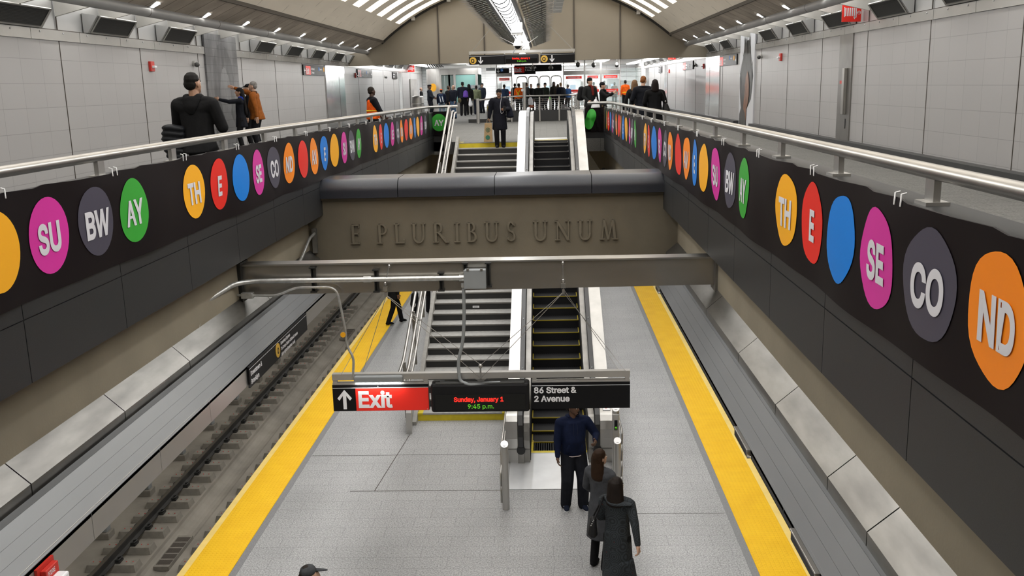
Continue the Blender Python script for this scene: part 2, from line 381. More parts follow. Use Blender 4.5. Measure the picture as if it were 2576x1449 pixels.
# metal-clad ducts along the girders, in long sections with open joints
def duct(xf, zf, xb, zb, joints, nm, label):
    b = MB()
    for y0, y1 in zip(joints[:-1], joints[1:]):
        b.prism([(xf, 3.30), (xf, zf), (xb, zb), (xb, 3.30)], y0 + .006, y1 - .006)
    return b.ob(nm, ['duct_metal'], None, label=label, cat='duct')
dj = [-3, -.6, 1.44, 2.88, 4.33, 5.77, 7.21, 8.65, 11.37, 14.1]
duct(-3.52, 3.85, -3.68, 4.0, dj, 'metal_duct', 'long metal-clad duct on the tan girder under the parapet on the track-sign side')
duct(1.785, 3.87, 1.96, 4.02, [-3, -.5, 1.5, 2.9, 4.15, 4.97, 5.73, 7.14, 8.6, 10.4, 14.1], 'metal_duct', 'bright metal-clad duct with scuffed panels beside the yellow strip nearest the woman in grey')
# grey canopies over the platform edges
def canopy(xi, xo, sgn, label, zb=3.34, fm='fascia_metal'):
    r = empty('platform_canopy', (xi, 5, 3.34), label, 'canopy')
    xe = xo - sgn * .07; b = MB(); ys = [-3, 1.1, 4.77, 5.96, 7.15, 8.32, 9.5, 12, 14.4, 18, 22, 26, 30]
    for y0, y1 in zip(ys[:-1], ys[1:]):      # fascia panels
        b.box(*sorted((xi, xi - sgn * .02)), y0 + .003, y1 - .003, zb, 3.545)
    b.ob('fascia', [fm], r)
    # top made of three long folded plates with narrow grooves
    b = MB(); fr = [0, .36, .66, 1.0]
    for a, c in zip(fr[:-1], fr[1:]):
        pa = (xi + (xo - xi) * a, 3.55 + .23 * a); pc = (xi + (xo - xi) * (c - .006), 3.55 + .23 * (c - .006))
        b.prism([pa, pc, (pc[0], pc[1] - .03), (pa[0], pa[1] - .03)], -3, 30)
    b.prism([(xo, 3.78), (xe, 3.78), (xe, zb), (xo, zb)], -3, 30); b.ob('top_plate', ['canopy_metal'], r)
    b = MB(); b.box(*sorted((xi - sgn * .02, xe)), -3, 30, zb - .005, zb + .005); b.ob('soffit', ['steel_dark'], r)
    b = MB(); b.prism([(xi, 3.545), (xi - sgn * .012, 3.565), (xi - sgn * .05, 3.59)], -3, 30); b.ob('edge_strip', ['steel'], r)
    b = MB(); b.box(*sorted((xi - sgn * .05, xi - sgn * .22)), -2, 29, zb - .04, zb - .007); b.ob('tube_light', ['lamp_canopy'], r)
    return r
canopy(-3.235, -3.43, 1, 'grey metal canopy over the track edge with the long black destination sign')
canopy(1.57, 1.755, -1, 'grey metal canopy along the track edge behind the woman in grey', 3.49, 'black_strut')
# platform luminaires under the walkways
for x, lab in ((-4.55, 'long platform light under the walkway slab on the track-sign side'), (2.9, 'long platform light under the walkway slab on the escalator side')):
    b = MB(); b.box(x - .15, x + .15, -2.5, 60, 4.34, 4.40); o = b.ob('platform_light', ['lamp_under'], None, label=lab, cat='light')
    b = MB(); b.box(x - .19, x + .19, -2.5, 60, 4.37, 4.405); b.ob('tray', ['white_paint'], o)
b = MB(); b.tube(smooth_path([(-3.60, 12.0, 3.93), (-3.60, 13.2, 3.98), (-3.58, 13.75, 4.24), (-3.57, 14.0, 4.27)], .2, 5), .022, 10); o = b.ob('conduit', ['galvanised'], None, label='short galvanised conduit rising to the corner of the motto beam', cat='conduit')
b = MB(); b.box(-3.62, -3.55, 14.04, 14.095, 3.96, 4.34); b.ob('strut_channel', ['steel_dark'], o)
# concrete cross beam with rounded granite ledge and carved motto
br = empty('concrete_beam', (-.85, 14.3, 3.4), 'tan concrete cross beam with a raised Latin motto under a rounded granite ledge', 'beam')
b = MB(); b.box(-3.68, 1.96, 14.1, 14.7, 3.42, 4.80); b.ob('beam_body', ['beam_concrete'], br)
b = MB()
for x0, x1 in ((XL, -2.26), (-2.25, -.80), (-.79, .655), (.665, XR)):
    pr = [(13.98, 4.80), (13.98, 4.90)] + [(14.18 + .20 * math.cos(PI - a), 4.90 + .18 * math.sin(a)) for a in [PI / 2 * k / 16 for k in range(17)]] + [(14.75, 5.08), (14.75, 4.80)]
    b.prism(pr, x0, x1, axis=0)
b.ob('ledge', ['granite_cap'], br)
b = MB(); b.box(-3.5, 1.8, 14.04, 14.1, 4.765, 4.80); b.ob('drip_moulding', ['beam_concrete'], br)
# roman capitals built from strokes: (type, data) on a unit-height letter
def roman(ch):
    T = .13; t = .06; S = []
    def stem(x, z0=0, z1=1, w=T): S.append(('q', [(x - w / 2, z0), (x + w / 2, z0), (x + w / 2, z1), (x - w / 2, z1)]))
    def serif(x, z, w=.26): S.append(('q', [(x - w / 2, z), (x + w / 2, z), (x + w / 2, z + .045), (x - w / 2, z + .045)]))
    def bar(x0, x1, z, h=t): S.append(('q', [(x0, z), (x1, z), (x1, z + h), (x0, z + h)]))
    def diag(x0, z0, x1, z1, w): S.append(('q', [(x0 - w / 2, z0), (x0 + w / 2, z0), (x1 + w / 2, z1), (x1 - w / 2, z1)]))
    def arc(cx, cz, rx, rz, a0, a1, w0, w1, n=10):
        for i in range(n):
            q = []
            for a, s in ((a0 + (a1 - a0) * i / n, 1), (a0 + (a1 - a0) * (i + 1) / n, 1)):
                th = math.radians(a); wd = w0 + (w1 - w0) * abs(math.cos(th))
                q.append(((cx + rx * math.cos(th), cz + rz * math.sin(th)), (cx + (rx - wd) * math.cos(th), cz + (rz - wd) * math.sin(th))))
            S.append(('q', [q[0][0], q[1][0], q[1][1], q[0][1]]))
    if ch == 'E': stem(.15); serif(.12, 0, .22); bar(.15, .52, 0); bar(.15, .45, .50, .05); bar(.10, .50, .94); bar(.47, .52, 0, .17); bar(.45, .50, .83, .17); bar(.41, .45, .44, .16); wd = .56
    elif ch == 'P': stem(.15); serif(.15, 0, .30); bar(.05, .3, .94); bar(.15, .3, .46); arc(.3, .73, .25, .27, -90, 90, .06, .12); wd = .58
    elif ch == 'L': stem(.15); serif(.15, .955, .30); bar(.05, .55, 0); bar(.50, .56, 0, .20); wd = .58
    elif ch == 'U': stem(.17, .32, 1); stem(.67, .32, 1, .08); serif(.17, .955, .30); serif(.67, .955, .26); arc(.41, .34, .305, .35, 180, 360, .06, .10); wd = .84
    elif ch == 'R': stem(.15); serif(.15, 0, .30); bar(.05, .3, .94); bar(.15, .3, .49); arc(.3, .75, .23, .25, -90, 90, .06, .12); diag(.72, .0, .33, .50, .13); serif(.77, 0, .16); wd = .80
    elif ch == 'I': stem(.17); serif(.17, 0, .32); serif(.17, .955, .32); wd = .34
    elif ch == 'B': stem(.15); bar(.04, .3, 0); bar(.04, .28, .94); bar(.15, .3, .50, .05); arc(.27, .765, .21, .235, -90, 90, .06, .12); arc(.29, .27, .26, .27, -90, 90, .06, .13); wd = .60
    elif ch == 'S': arc(.27, .745, .20, .255, 20, 270, .06, .11, 14); arc(.27, .265, .23, .265, -160, 90, .06, .11, 14); bar(.43, .47, .78, .18); bar(.03, .07, .06, .18); wd = .54
    elif ch == 'N': stem(.15, 0, 1, .07); stem(.72, 0, 1, .07); diag(.72, 0, .13, 1, .14); serif(.15, 0, .28); serif(.70, .955, .28); serif(.08, .955, .16); wd = .86
    elif ch == 'M': diag(.14, 0, .24, 1, .07); diag(.47, 0, .24, 1, .13); diag(.47, 0, .70, 1, .07); diag(.82, 0, .70, 1, .14); serif(.14, 0, .26); serif(.83, 0, .28); wd = .97
    return S, wd
lh = .30; xx = -3.03; gapw = .155; k = 0
for wd_ in ('E', 'PLURIBUS', 'UNUM'):
    for ch in wd_:
        S, wd = roman(ch); b = MB()
        for si, (_, q) in enumerate(S):
            pts = [(xx + u * lh * .96, 4.085 + (v * lh)) for u, v in q]
            n = len(pts); y0, y1 = 14.062 - .0008 * (si % 16), 14.105
            b.add([(p[0], y0, p[1]) for p in pts] + [(p[0], y1, p[1]) for p in pts], [tuple(range(n)), tuple(range(2 * n - 1, n - 1, -1))] + [(i, i + n, (i + 1) % n + n, (i + 1) % n) for i in range(n)])
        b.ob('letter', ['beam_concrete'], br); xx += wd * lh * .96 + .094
    xx += gapw
# mezzanine hall walls ---------------------------------------------------------
b = MB(); b.box(-9.0, WL, -3, 68, ZM, 7.40); struct('wall_left', b, ['wall_tile'])
b = MB(); b.box(WR, 7.3, -3, 78, ZM, 7.40); struct('wall_right', b, ['wall_tile'])
b = MB(); b.box(-9.0, WL - .02, -3, 68, 7.40, 8.6); struct('wall_upper_left', b, ['vent_metal'])
b = MB(); b.box(WR + .02, 7.3, -3, 78, 7.40, 8.6); struct('wall_upper_right', b, ['vent_metal'])
b = MB(); b.box(WL, WL + .06, -3, 24.45, ZM, ZM + .12); b.box(WL, WL + .06, 27.05, 68, ZM, ZM + .12); struct('baseboard_left', b, ['granite_base'])
b = MB()
for a, c in ((-3, 32.6), (35.2, 66)): b.box(WR - .22, WR, a, c, ZM, ZM + .17)
struct('baseboard_right', b, ['granite_base'])
# stainless band with bolts and open vertical joints, one strip per wall
def band(x, sgn, y0, y1, nm):
    b = MB(); y = y0; k = 0
    while y < y1:
        e = min(y + 1.72, y1); b.box(*sorted((x, x + sgn * .035)), y + .006, e - .006, 7.395, 7.575)
        for q in (.3, 1.1): b.ell((x + sgn * .04, y + q, 7.53), (.014, .018, .018), 6, 4, 1)
        y = e
    b.box(*sorted((x + sgn * .005, x + sgn * .02)), y0, y1, 7.575, 7.59, 2)
    return struct(nm, b, ['steel_wall', 'sign_white', 'joint_dark'])
band(WL, 1, -1, 68, 'trim_3'); band(WR, -1, -1, 77, 'trim_4')
b = MB()
y = 3.4
while y < 66:
    b.box(WL - .01, WL + .006, y - .011, y + .011, ZM, 8.3); y += 3.445
struct('trim_5', b, ['joint_dark'])
b = MB(); y = .85
while y < 76:
    b.box(WR - .006, WR + .01, y - .010, y + .010, ZM, 8.3); y += 3.445
struct('trim_6', b, ['joint_dark'])
# vault ------------------------------------------------------------------------
VC, VZ, VR = -.85, 1.02, 9.77
def vp(u, R=VR): return (VC + u * R / VR, VZ + math.sqrt(max(0, VR * VR - u * u)) * R / VR)
def vault():
    b = MB(); U = [-6.45 + 12.9 * i / 28 for i in range(29)]
    def strip(us, y0, y1, R=VR, mi=0):
        for u0, u1 in zip(us[:-1], us[1:]):
            p, q = vp(u0, R), vp(u1, R)
            b.add([(p[0], y0, p[1]), (q[0], y0, q[1]), (q[0], y1, q[1]), (p[0], y1, p[1])], [(0, 1, 2, 3)], mi, True)
    y = -3.0; lights = []
    while y < 42.5:
        strip(U, y, y + 1.12); a, c = y + 1.12, min(y + 2.24, 42.5); y += 2.24
        if c - a < .6: strip(U, a, c); continue
        ins = 5.45; cen = .75
        strip([-6.45 + i * (6.45 - ins) / 3 for i in range(4)], a, c); strip([ins + i * (6.45 - ins) / 3 for i in range(4)], a, c); strip([-cen, 0, cen], a, c)
        for s in (-1, 1):
            us = [s * (cen + (ins - cen) * i / 10) for i in range(11)]
            for u0, u1 in zip(us[:-1], us[1:]):      # recess side walls
                p, q, P, Q = vp(u0), vp(u1), vp(u0, VR + .42), vp(u1, VR + .42)
                for yy in (a, c): b.add([(p[0], yy, p[1]), (q[0], yy, q[1]), (Q[0], yy, Q[1]), (P[0], yy, P[1])], [(0, 1, 2, 3)])
            for u in (us[0], us[-1]):
                p, P = vp(u), vp(u, VR + .42); b.add([(p[0], a, p[1]), (p[0], c, p[1]), (P[0], c, P[1]), (P[0], a, P[1])], [(0, 1, 2, 3)])
            lights.append((us, a, c))
    strip([-9, -6.45], -3, -2.9)
    return b, lights
b, CL = vault(); struct('ceiling_vault', b, ['vault'])
b = MB(); b.box(-9.2, 7.5, -3, 42.5, 11.6, 11.7); struct('ceiling_shell', b, ['ceil_dark'])
cnt = 0
for us, a, c in CL:
    b = MB()
    for u0, u1 in zip(us[:-1], us[1:]):
        p, q = vp(u0, VR + .40), vp(u1, VR + .40)
        b.add([(p[0], a + .02, p[1]), (q[0], a + .02, q[1]), (q[0], c - .02, q[1]), (p[0], c - .02, p[1])], [(0, 1, 2, 3)], 0, True)
    side = 'above the wall with the grey mosaic panel' if us[-1] < 0 else 'above the wall with the tall dark-brushed panel'
    o = b.ob('coffer_light', ['lamp_coffer'], None, label='white luminous panel in a vault coffer ' + side, cat='light', group='coffer lights of the vault ' + side)
    # sheet metal tray behind the diffuser
    b = MB()
    for u0, u1 in zip(us[:-1], us[1:]):
        p, q, P, Q = vp(u0, VR + .41), vp(u1, VR + .41), vp(u0, VR + .44), vp(u1, VR + .44)
        b.add([(p[0], a, p[1]), (q[0], a, q[1]), (q[0], c, q[1]), (p[0], c, p[1]), (P[0], a, P[1]), (Q[0], a, Q[1]), (Q[0], c, Q[1]), (P[0], c, P[1])], [(0, 1, 2, 3), (7, 6, 5, 4)])
    b.ob('tray', ['white_paint'], o)
# cove: dark board-marked concrete band, grey tube, fins
for sgn, nm, x0, x1, xw in ((1, 'left', -7.72, -7.13, -8.8), (-1, 'right', 6.02, 5.43, 7.1)):
    b = MB(); b.add([(x0 - sgn * .25, -3, 8.02), (x0 - sgn * .25, 42.5, 8.02), (x1, 42.5, 8.42), (x1, -3, 8.42)], [(0, 1, 2, 3)])
    b.add([(x0 - sgn * .25, -3, 8.06), (x0 - sgn * .25, 42.5, 8.06), (x1, 42.5, 8.46), (x1, -3, 8.46)], [(3, 2, 1, 0)]); struct('ceiling_cove_' + nm, b, ['wood_form'])
    b = MB(); b.box(*sorted((xw, x0 - sgn * .25)), -3, 62, 8.34, 8.42); b.box(*sorted((xw + sgn * .95, xw + sgn * 1.0)), -3, 55, 8.1, 8.36); struct('ceiling_shelf_' + nm, b, ['white_paint'])
    b = MB(); b.box(*sorted((x1, xw)), -3, 42.5, 8.46, 8.5); b.box(*sorted((x1 - .02, x1 + .02)), -3, 42.5, 8.40, 8.47); struct('ceiling_edge_' + nm, b, ['joint_dark'])
# bulkhead at the end of the vault
pts = [(VC + 8.2, 8.0), (VC + 8.2, 7.44), (VC - 8.2, 7.44), (VC - 8.2, 8.0), (VC - 6.6, 8.30)] + [vp(-6.6 + 13.2 * i / 30, VR + .1) for i in range(31)] + [(VC + 6.6, 8.30)]
b = MB(); b.prism(pts, 42.5, 42.8)
for x in (-4.70, -2.68, 1.28, 3.29): b.box(x - .025, x + .025, 42.46, 42.52, 7.44, vp(x - VC)[1] - .05, 1)
struct('wall_bulkhead', b, ['bulkhead', 'joint_dark'])
b = MB(); b.tube([(vp(u, VR - .04)[0], 42.42, vp(u, VR - .04)[1]) for u in [-6.4 + 12.8 * i / 40 for i in range(41)]], .05, 8)
pipe = b.ob('black_pipe', ['black_pipe'], None, label='black pipe following the arch where vault meets the end wall', cat='pipe')
for u in (-4.95, -3.35, -2.75, -1.5, 1.5, 3.2, 4.95):
    p = vp(u, VR - .06); b = MB(); b.cbox((p[0], 42.4, p[1]), (.16, .14, .16)); b.ob('bracket', ['vent_metal'], pipe)
# beyond the bulkhead: low ceiling, end wall
b = MB(); b.box(-9.2, 7.5, 42.8, 78, 7.85, 7.95); struct('ceiling_concourse', b, ['ceil_metal'])
b = MB(); b.box(-9.2, 7.5, 76, 76.2, ZM, 8); struct('wall_back', b, ['back_tile'])
b = MB(); b.box(-9.2, -8.2, 68, 76, ZM, 8); struct('wall_return_left', b, ['back_tile'])
# ================================================================== platform level things
ORD = ['first', 'second', 'third', 'fourth', 'fifth', 'sixth', 'seventh', 'eighth', 'ninth', 'tenth', 'eleventh', 'twelfth', 'thirteenth', 'fourteenth', 'fifteenth', 'sixteenth', 'seventeenth', 'eighteenth', 'nineteenth', 'twentieth']
for x0, x1, xe0, xe1, lab in ((-5.02, -4.41, PL - .02, -5.02, 'yellow tactile warning strip on the platform edge beside the visible track and rail'),
                              (2.72, 3.33, 3.33, PR + .02, 'yellow tactile warning strip on the platform edge beyond the escalator and stairs')):
    b = MB(); b.box(x0, x1, -3, 64, 0, .012); o = b.ob('tactile_strip', ['tactile_yellow'], None, label=lab, cat='warning strip')
    b = MB(); b.box(xe0, xe1, -3, 64, -.03, .010); b.ob('edge_band', ['tactile_edge'], o)
# rails
for x, lab in ((-7.18, 'dark running rail farther from the platform, on concrete blocks'), (-5.66, 'dark running rail under the platform edge, nearly hidden')):
    p = [(-.07, 0), (.07, 0), (.07, .012), (.012, .03), (.012, .12), (.037, .128), (.037, .16), (-.037, .16), (-.037, .128), (-.012, .12), (-.012, .03), (-.07, .012)]
    b = MB(); b.prism([(x + a, -1.02 + c) for a, c in p], -3, 45); o = b.ob('rail', ['rail_steel'], None, label=lab, cat='rail')
    b = MB(); b.box(x - .030, x + .030, -3, 45, -.861, -.857); b.ob('running_surface', ['rail_head'], o)
# concrete blocks that carry the rails, each with its clips
def tie(x, y):
    e = empty('rail_block', (x, y, -1.15), '', 'rail block')
    b = MB(); w_, l_ = .42, .14
    b.hexa([(x - w_, y - l_, -1.15), (x + w_, y - l_, -1.15), (x - w_, y + l_, -1.15), (x + w_, y + l_, -1.15), (x - w_ + .03, y - l_ + .03, -1.03), (x + w_ - .03, y - l_ + .03, -1.03), (x - w_ + .03, y + l_ - .03, -1.03), (x + w_ - .03, y + l_ - .03, -1.03)])
    for dx in (.22, .33):
        for s in (-1, 1): b.cbox((x + s * dx, y, -1.026), (.02, .02, .012), 1)
    kid = b.ob('block', ['tie_concrete', 'alarm_red'], e, bevel=.012)
    cl = []
    for s in (-1, 1):
        b = MB(); b.cbox((x + s * .10, y, -1.01), (.09, .14, .03)); b.tube(smooth_path([(x + s * .06, y - .05, -.985), (x + s * .13, y - .06, -.965), (x + s * .14, y, -.955), (x + s * .13, y + .06, -.965), (x + s * .06, y + .05, -.985)], .03, 3), .013, 6)
        cl.append(b.ob('rail_clip', ['black_strut'], e))
    return e, [(kid, []), (cl[0], []), (cl[1], [])]
e0, ch0 = tie(-7.18, 12.54)
gl = 'concrete block clamping the dark rail farther from the platform, one of an even row'
tag(e0, gl, None, 'blocks under the far rail')
for k in range(1, 34): copy_thing(e0, ch0, (-7.18, 12.54 + .585 * k, -1.15), gl)
gl2 = 'concrete block under the rail at the platform edge, partly hidden by the yellow strip'
for k in range(0, 34): copy_thing(e0, ch0, (-5.66, 12.54 + .585 * k, -1.15), gl2, None, 'blocks under the near rail')
def trb(x, y):
    e = empty('third_rail_bracket', (x, y, -1.15), '', 'bracket')
    b = MB(); b.cbox((x, y, -1.09), (.42, .24, .12)); k1 = b.ob('base', ['tie_concrete'], e, bevel=.01)
    b = MB(); b.cbox((x + .04, y, -.97), (.26, .16, .12)); k2 = b.ob('insulator', ['box_grey'], e, bevel=.015)
    b = MB(); b.cbox((x + .02, y, -.90), (.16, .12, .02)); k3 = b.ob('red_pad', ['alarm_red'], e)
    return e, [(k1, []), (k2, []), (k3, [])]
t0, tch = trb(-7.93, 13.05); tl = 'small grey bracket with a red pad beside the concrete rail blocks below the canopy'
tag(t0, tl, None, 'third rail brackets')
for k in range(1, 9): copy_thing(t0, tch, (-7.93, 13.05 + 1.76 * k, -1.15), tl)
for y0, y1, lab in ((13.95, 14.95, 'rusty slotted drain grate in the trough between the rails, near the photo bottom'), (28.2, 29.3, 'slotted drain grate in the track trough behind the yellow disc on the conduit')):
    b = MB(); b.box(-6.62, -6.36, y0 - .05, y1 + .05, -1.30, -1.225, 1)
    for i in range(5):
        for j in range(9):
            yy = y0 + (y1 - y0) * i / 5
            if j < 8: b.box(-6.60 + j * .029, -6.575 + j * .029, yy + .02, yy + (y1 - y0) / 5 - .02, -1.226, -1.221, 0)
    b.ob('drain_grate', ['joint_dark', 'tie_concrete'], None, label=lab, cat='drain')
# signs hung on the canopies
s = empty('destination_sign', (-3.22, 10.6, 3.34), 'long black destination sign for Downtown and Brooklyn trains on the canopy front', 'sign')
b = MB(); b.box(-3.225, -3.205, 9.42, 11.86, 3.315, 3.545); b.ob('panel', ['sign_black'], s)
b = MB(); b.box(-3.204, -3.203, 9.42, 11.86, 3.515, 3.519); b.ob('white_line', ['sign_white'], s)
text('Downtown &\nBrooklyn', .082, (-3.203, 9.46, 3.435), 'east', 'sign_white', s, bold=.003)
text('Broadway Express\nTo Coney Island-Stillwell Avenue\nLate nights Broadway Local', .062, (-3.203, 10.62, 3.455), 'east', 'sign_white', s, bold=.002, sx=.92)
b = MB(); b.tube([(-3.206, 10.49, 3.425), (-3.199, 10.49, 3.425)], .085, 24); q = b.ob('route_disc', ['route_yellow'], s)
text('Q', .11, (-3.198, 10.452, 3.388), 'east', 'sign_black', q, bold=.003)
for y0, y1, lab in ((5.10, 5.66, 'thin metal sign edge on the track-edge canopy, the lowest one in the photo'), (7.01, 7.52, 'thin metal edge of a sign on the track-edge canopy, next after the lowest one'), (13.0, 13.35, 'thin pale sign edge on the track-edge canopy just beneath the steel cross beam')):
    b = MB(); b.box(1.545, 1.568, y0, y1, 3.47, 3.53); o = b.ob('edge_sign', ['sign_black'], None, label=lab, cat='sign')
    b = MB(); b.box(1.538, 1.572, y0 - .012, y1 + .012, 3.53, 3.545); b.box(1.538, 1.572, y0 - .012, y0, 3.48, 3.53); b.ob('frame', ['steel'], o, bevel=.004)
# red fire alarm strobe at the lower left
s = empty('fire_alarm', (-3.2, 5.29, 3.4), 'red fire alarm with a clear white strobe on the canopy front near the photo corner', 'fire alarm')
b = MB(); b.box(-3.233, -3.215, 5.20, 5.40, 3.345, 3.525); b.ob('back_plate', ['alarm_red'], s)
b = MB(); b.box(-3.215, -3.175, 5.23, 5.38, 3.33, 3.50); b.ob('housing', ['alarm_red'], s, bevel=.006)
b = MB(); b.box(-3.175, -3.10, 5.255, 5.36, 3.30, 3.44); b.ob('strobe', ['lens_white'], s, bevel=.012)
text('FIRE', .045, (-3.174, 5.25, 3.455), 'east', 'sign_white', s)
# steel cross beam with its clutter
bm_ = empty('steel_beam', (-.85, 10.8, 4.03), 'brushed stainless steel cross beam spanning the opening below the motto beam', 'beam')
b = MB(); X0, X1 = -3.67, 1.95
b.hexa([(X0, 10.78, 4.03), (X1, 10.78, 4.07), (X0, 10.95, 4.03), (X1, 10.95, 4.07), (X0, 10.78, 4.385), (X1, 10.78, 4.385), (X0, 10.95, 4.385), (X1, 10.95, 4.385)]); b.ob('web', ['beam_steel'], bm_)
b = MB(); b.box(X0, X1, 10.755, 10.98, 4.385, 4.405); b.ob('top_flange', ['steel'], bm_)
b = MB(); b.box(X0 - .01, X0 + .03, 10.70, 11.0, 3.96, 4.43); b.ob('end_plate', ['black_strut'], bm_)
b = MB(); b.box(X1 - .02, X1 + .01, 10.70, 11.0, 4.0, 4.40); b.ob('end_plate', ['steel_dark'], bm_)
for x, z0, z1, in ((-2.79, 4.06, 4.37), (-2.04, 4.05, 4.33), (-1.27, 4.05, 4.28), (-.98, 4.09, 4.39), (-.71, 4.09, 4.39)):
    b = MB(); b.box(x - .022, x - .012, 10.735, 10.78, z0, z1); b.box(x + .012, x + .022, 10.735, 10.78, z0, z1); b.box(x - .022, x + .022, 10.77, 10.78, z0, z1)
    for zz in (z0 + .01, z1 - .01): b.cbox((x, 10.74, zz), (.075, .05, .018))
    b.ob('strut_channel', ['black_strut'], bm_)
b = MB(); p = smooth_path([(-3.70, 9.3, 3.88), (-3.72, 9.55, 4.20), (-3.66, 10.66, 4.225), (-1.0, 10.70, 4.215)], .28, 8); b.tube(p, .030, 12)
o = b.ob('conduit', ['galvanised'], None, label='thick galvanised conduit along the steel beam into the grey junction box', cat='conduit')
b = MB(); b.tube([(-2.18, 10.70, 4.218), (-2.09, 10.70, 4.218)], .038, 12); b.ob('coupling', ['galvanised'], o)
b = MB(); b.tube([(-1.05, 10.70, 4.215), (-.985, 10.70, 4.215)], .040, 8); b.ob('connector', ['galvanised'], o)
b = MB(); p = smooth_path([(-3.72, 10.64, 4.065), (-3.2, 10.64, 4.05), (-3.0, 10.68, 4.14), (-2.50, 10.68, 4.135), (-2.43, 10.68, 3.6), (-2.43, 10.68, 3.42), (-2.345, 10.66, 3.27), (-2.37, 10.66, 3.04)], .13, 6); b.tube(p, .015, 10)
o = b.ob('thin_conduit', ['galvanised'], None, label='thin bent conduit dropping from the steel beam to the red exit sign', cat='conduit')
b = MB(); b.cbox((-3.55, 10.62, 4.065), (.14, .08, .07)); b.ob('fitting', ['galvanised'], o, bevel=.008)
b = MB(); b.tube([(-2.455, 10.655, 3.56), (-2.455, 10.645, 3.56)], .032, 16); b.ob('yellow_tag', ['disc_yel'], o)
o = empty('junction_box', (-.86, 10.7, 4.1), 'grey electrical junction box bolted to the steel beam', 'junction box')
b = MB(); b.box(-.985, -.735, 10.62, 10.735, 4.105, 4.32); b.ob('body', ['box_grey'], o, bevel=.008)
b = MB(); b.box(-.99, -.73, 10.60, 10.62, 4.10, 4.325); b.ob('lid', ['box_grey'], o, bevel=.006)
for x in (-.94, -.78): b = MB(); b.cbox((x, 10.605, 4.33), (.03, .03, .02)); b.ob('latch', ['steel'], o)
b = MB(); p = smooth_path([(-1.0, 10.66, 4.11), (-1.005, 10.66, 3.75), (-1.03, 10.66, 3.45), (-1.10, 10.66, 3.2), (-1.085, 10.64, 2.97), (-.98, 10.62, 2.93), (-.60, 10.64, 2.945)], .2, 6); b.tube(p, .021, 10)
o = b.ob('cable', ['box_grey'], None, label='flexible dark grey cable looping from junction box to the message display', cat='cable')
b = MB(); b.tube([(-1.0, 10.66, 4.11), (-1.0, 10.66, 4.16)], .03, 8); b.ob('cable_gland', ['galvanised'], o)
# hanging sign ------------------------------------------------------------------
def arrow(b, cx, cz, y, h, up, w=.5):     # outline of the wayfinding arrow
    t = h * .165; s = 1 if up else -1
    q = [(-t / 2, -h / 2), (t / 2, -h / 2), (t / 2, h * .20), (h * .26, -h * .055), (h * .36, h * .06), (0, h / 2), (-h * .36, h * .06), (-h * .26, -h * .055), (-t / 2, h * .20)]
    pts = [(cx + a, y, cz + s * c) for a, c in q]; n = len(pts)
    b.add(pts + [(p[0], y + .003, p[2]) for p in pts], [tuple(range(n)), tuple(range(n, 2 * n))[::-1]] + [(i, (i + 1) % n, (i + 1) % n + n, i + n) for i in range(n)])
s = empty('hanging_sign', (-.84, 10.7, 2.6), 'hanging sign row over the platform: red Exit panel, message display and street name panel', 'sign')
Y = 10.70; SZ = .02
b = MB(); b.box(-2.63, .945, Y - .02, Y + .06, 2.985, 3.06); b.ob('crossbar', ['steel_satin'], s)
b = MB(); b.box(-2.36, -1.77, Y - .07, Y + .02, 2.955, 3.045); b.ob('lamp_hood', ['box_grey'], s, bevel=.02)
b = MB(); b.box(-2.34, -1.79, Y - .068, Y - .03, 2.948, 2.955); b.ob('lamp_tube', ['lamp_sign'], s)
for x0, x1 in ((-2.63, -1.47), (-.225, .945)):
    b = MB(); b.box(x0, x1, Y - .015, Y + .045, 2.925, 2.952)
    for x in (x0 + .03, x1 - .03): b.box(x - .025, x + .025, Y - .01, Y + .04, 2.95, 2.99)
    b.ob('hanger_frame', ['steel_satin'], s)
px_ = MB(); px_.box(-2.635, -1.47, Y - .02, Y + .05, 2.595, 2.925); ex = px_.ob('exit_panel', ['sign_black'], s)
b = MB(); b.box(-2.355, -1.472, Y - .024, Y - .019, 2.598, 2.880); b.ob('red_field', ['sign_red'], ex)
b = MB(); b.box(-2.63, -1.472, Y - .0235, Y - .019, 2.884, 2.889); b.ob('white_line', ['sign_white'], ex)
b = MB(); arrow(b, -2.492, 2.742, Y - .0245, .245, True); b.ob('arrow', ['sign_white'], ex)
text('Exit', .315, (-2.335, Y - .025, 2.643), 'cam', 'sign_white', ex, bold=.010, sx=.93)
for x in (-2.08, -1.49): b = MB(); b.ell((x, Y - .024, 2.905 if x < -1.6 else 2.61), (.006, .004, .006), 8, 4); b.ob('screw', ['steel'], ex)
px_ = MB(); px_.box(-.225, .945, Y - .02, Y + .05, 2.595, 2.925); st = px_.ob('street_panel', ['sign_black'], s)
b = MB(); b.box(-.225, .945, Y - .0235, Y - .019, 2.884, 2.889); b.ob('white_line', ['sign_white'], st)
text('86 Street &', .115, (-.205, Y - .022, 2.795), 'cam', 'sign_white', st, bold=.0035); text('2 Avenue', .115, (-.205, Y - .022, 2.688), 'cam', 'sign_white', st, bold=.0035)
def led(cx, y, z0, z1, w, par, nm='message_display'):
    b = MB(); b.box(cx - w / 2, cx + w / 2, y - .10, y + .10, z0, z1); o = b.ob(nm, ['black'], par, bevel=.03)
    b = MB(); b.box(cx - w / 2 + .05, cx + w / 2 - .05, y - .106, y - .10, z0 + .035, z1 - .13); b.ob('screen', ['led_panel'], o)
    b = MB()
    for k in range(3): b.box(cx - w / 2 + .06 + k * .05, cx + w / 2 - .06, y - .09 + k * .05, y - .06 + k * .05, z1 - .004, z1 + .012)
    b.ob('top_vent', ['louver'], o)
    text('Sunday, January 1', .088, (cx - .315, y - .108, z0 + .142), 'cam', 'led_red', o, bold=.0026, sx=.93); text('9:45 p.m.', .086, (cx - .155, y - .108, z0 + .055), 'cam', 'led_green', o, bold=0)
    return o
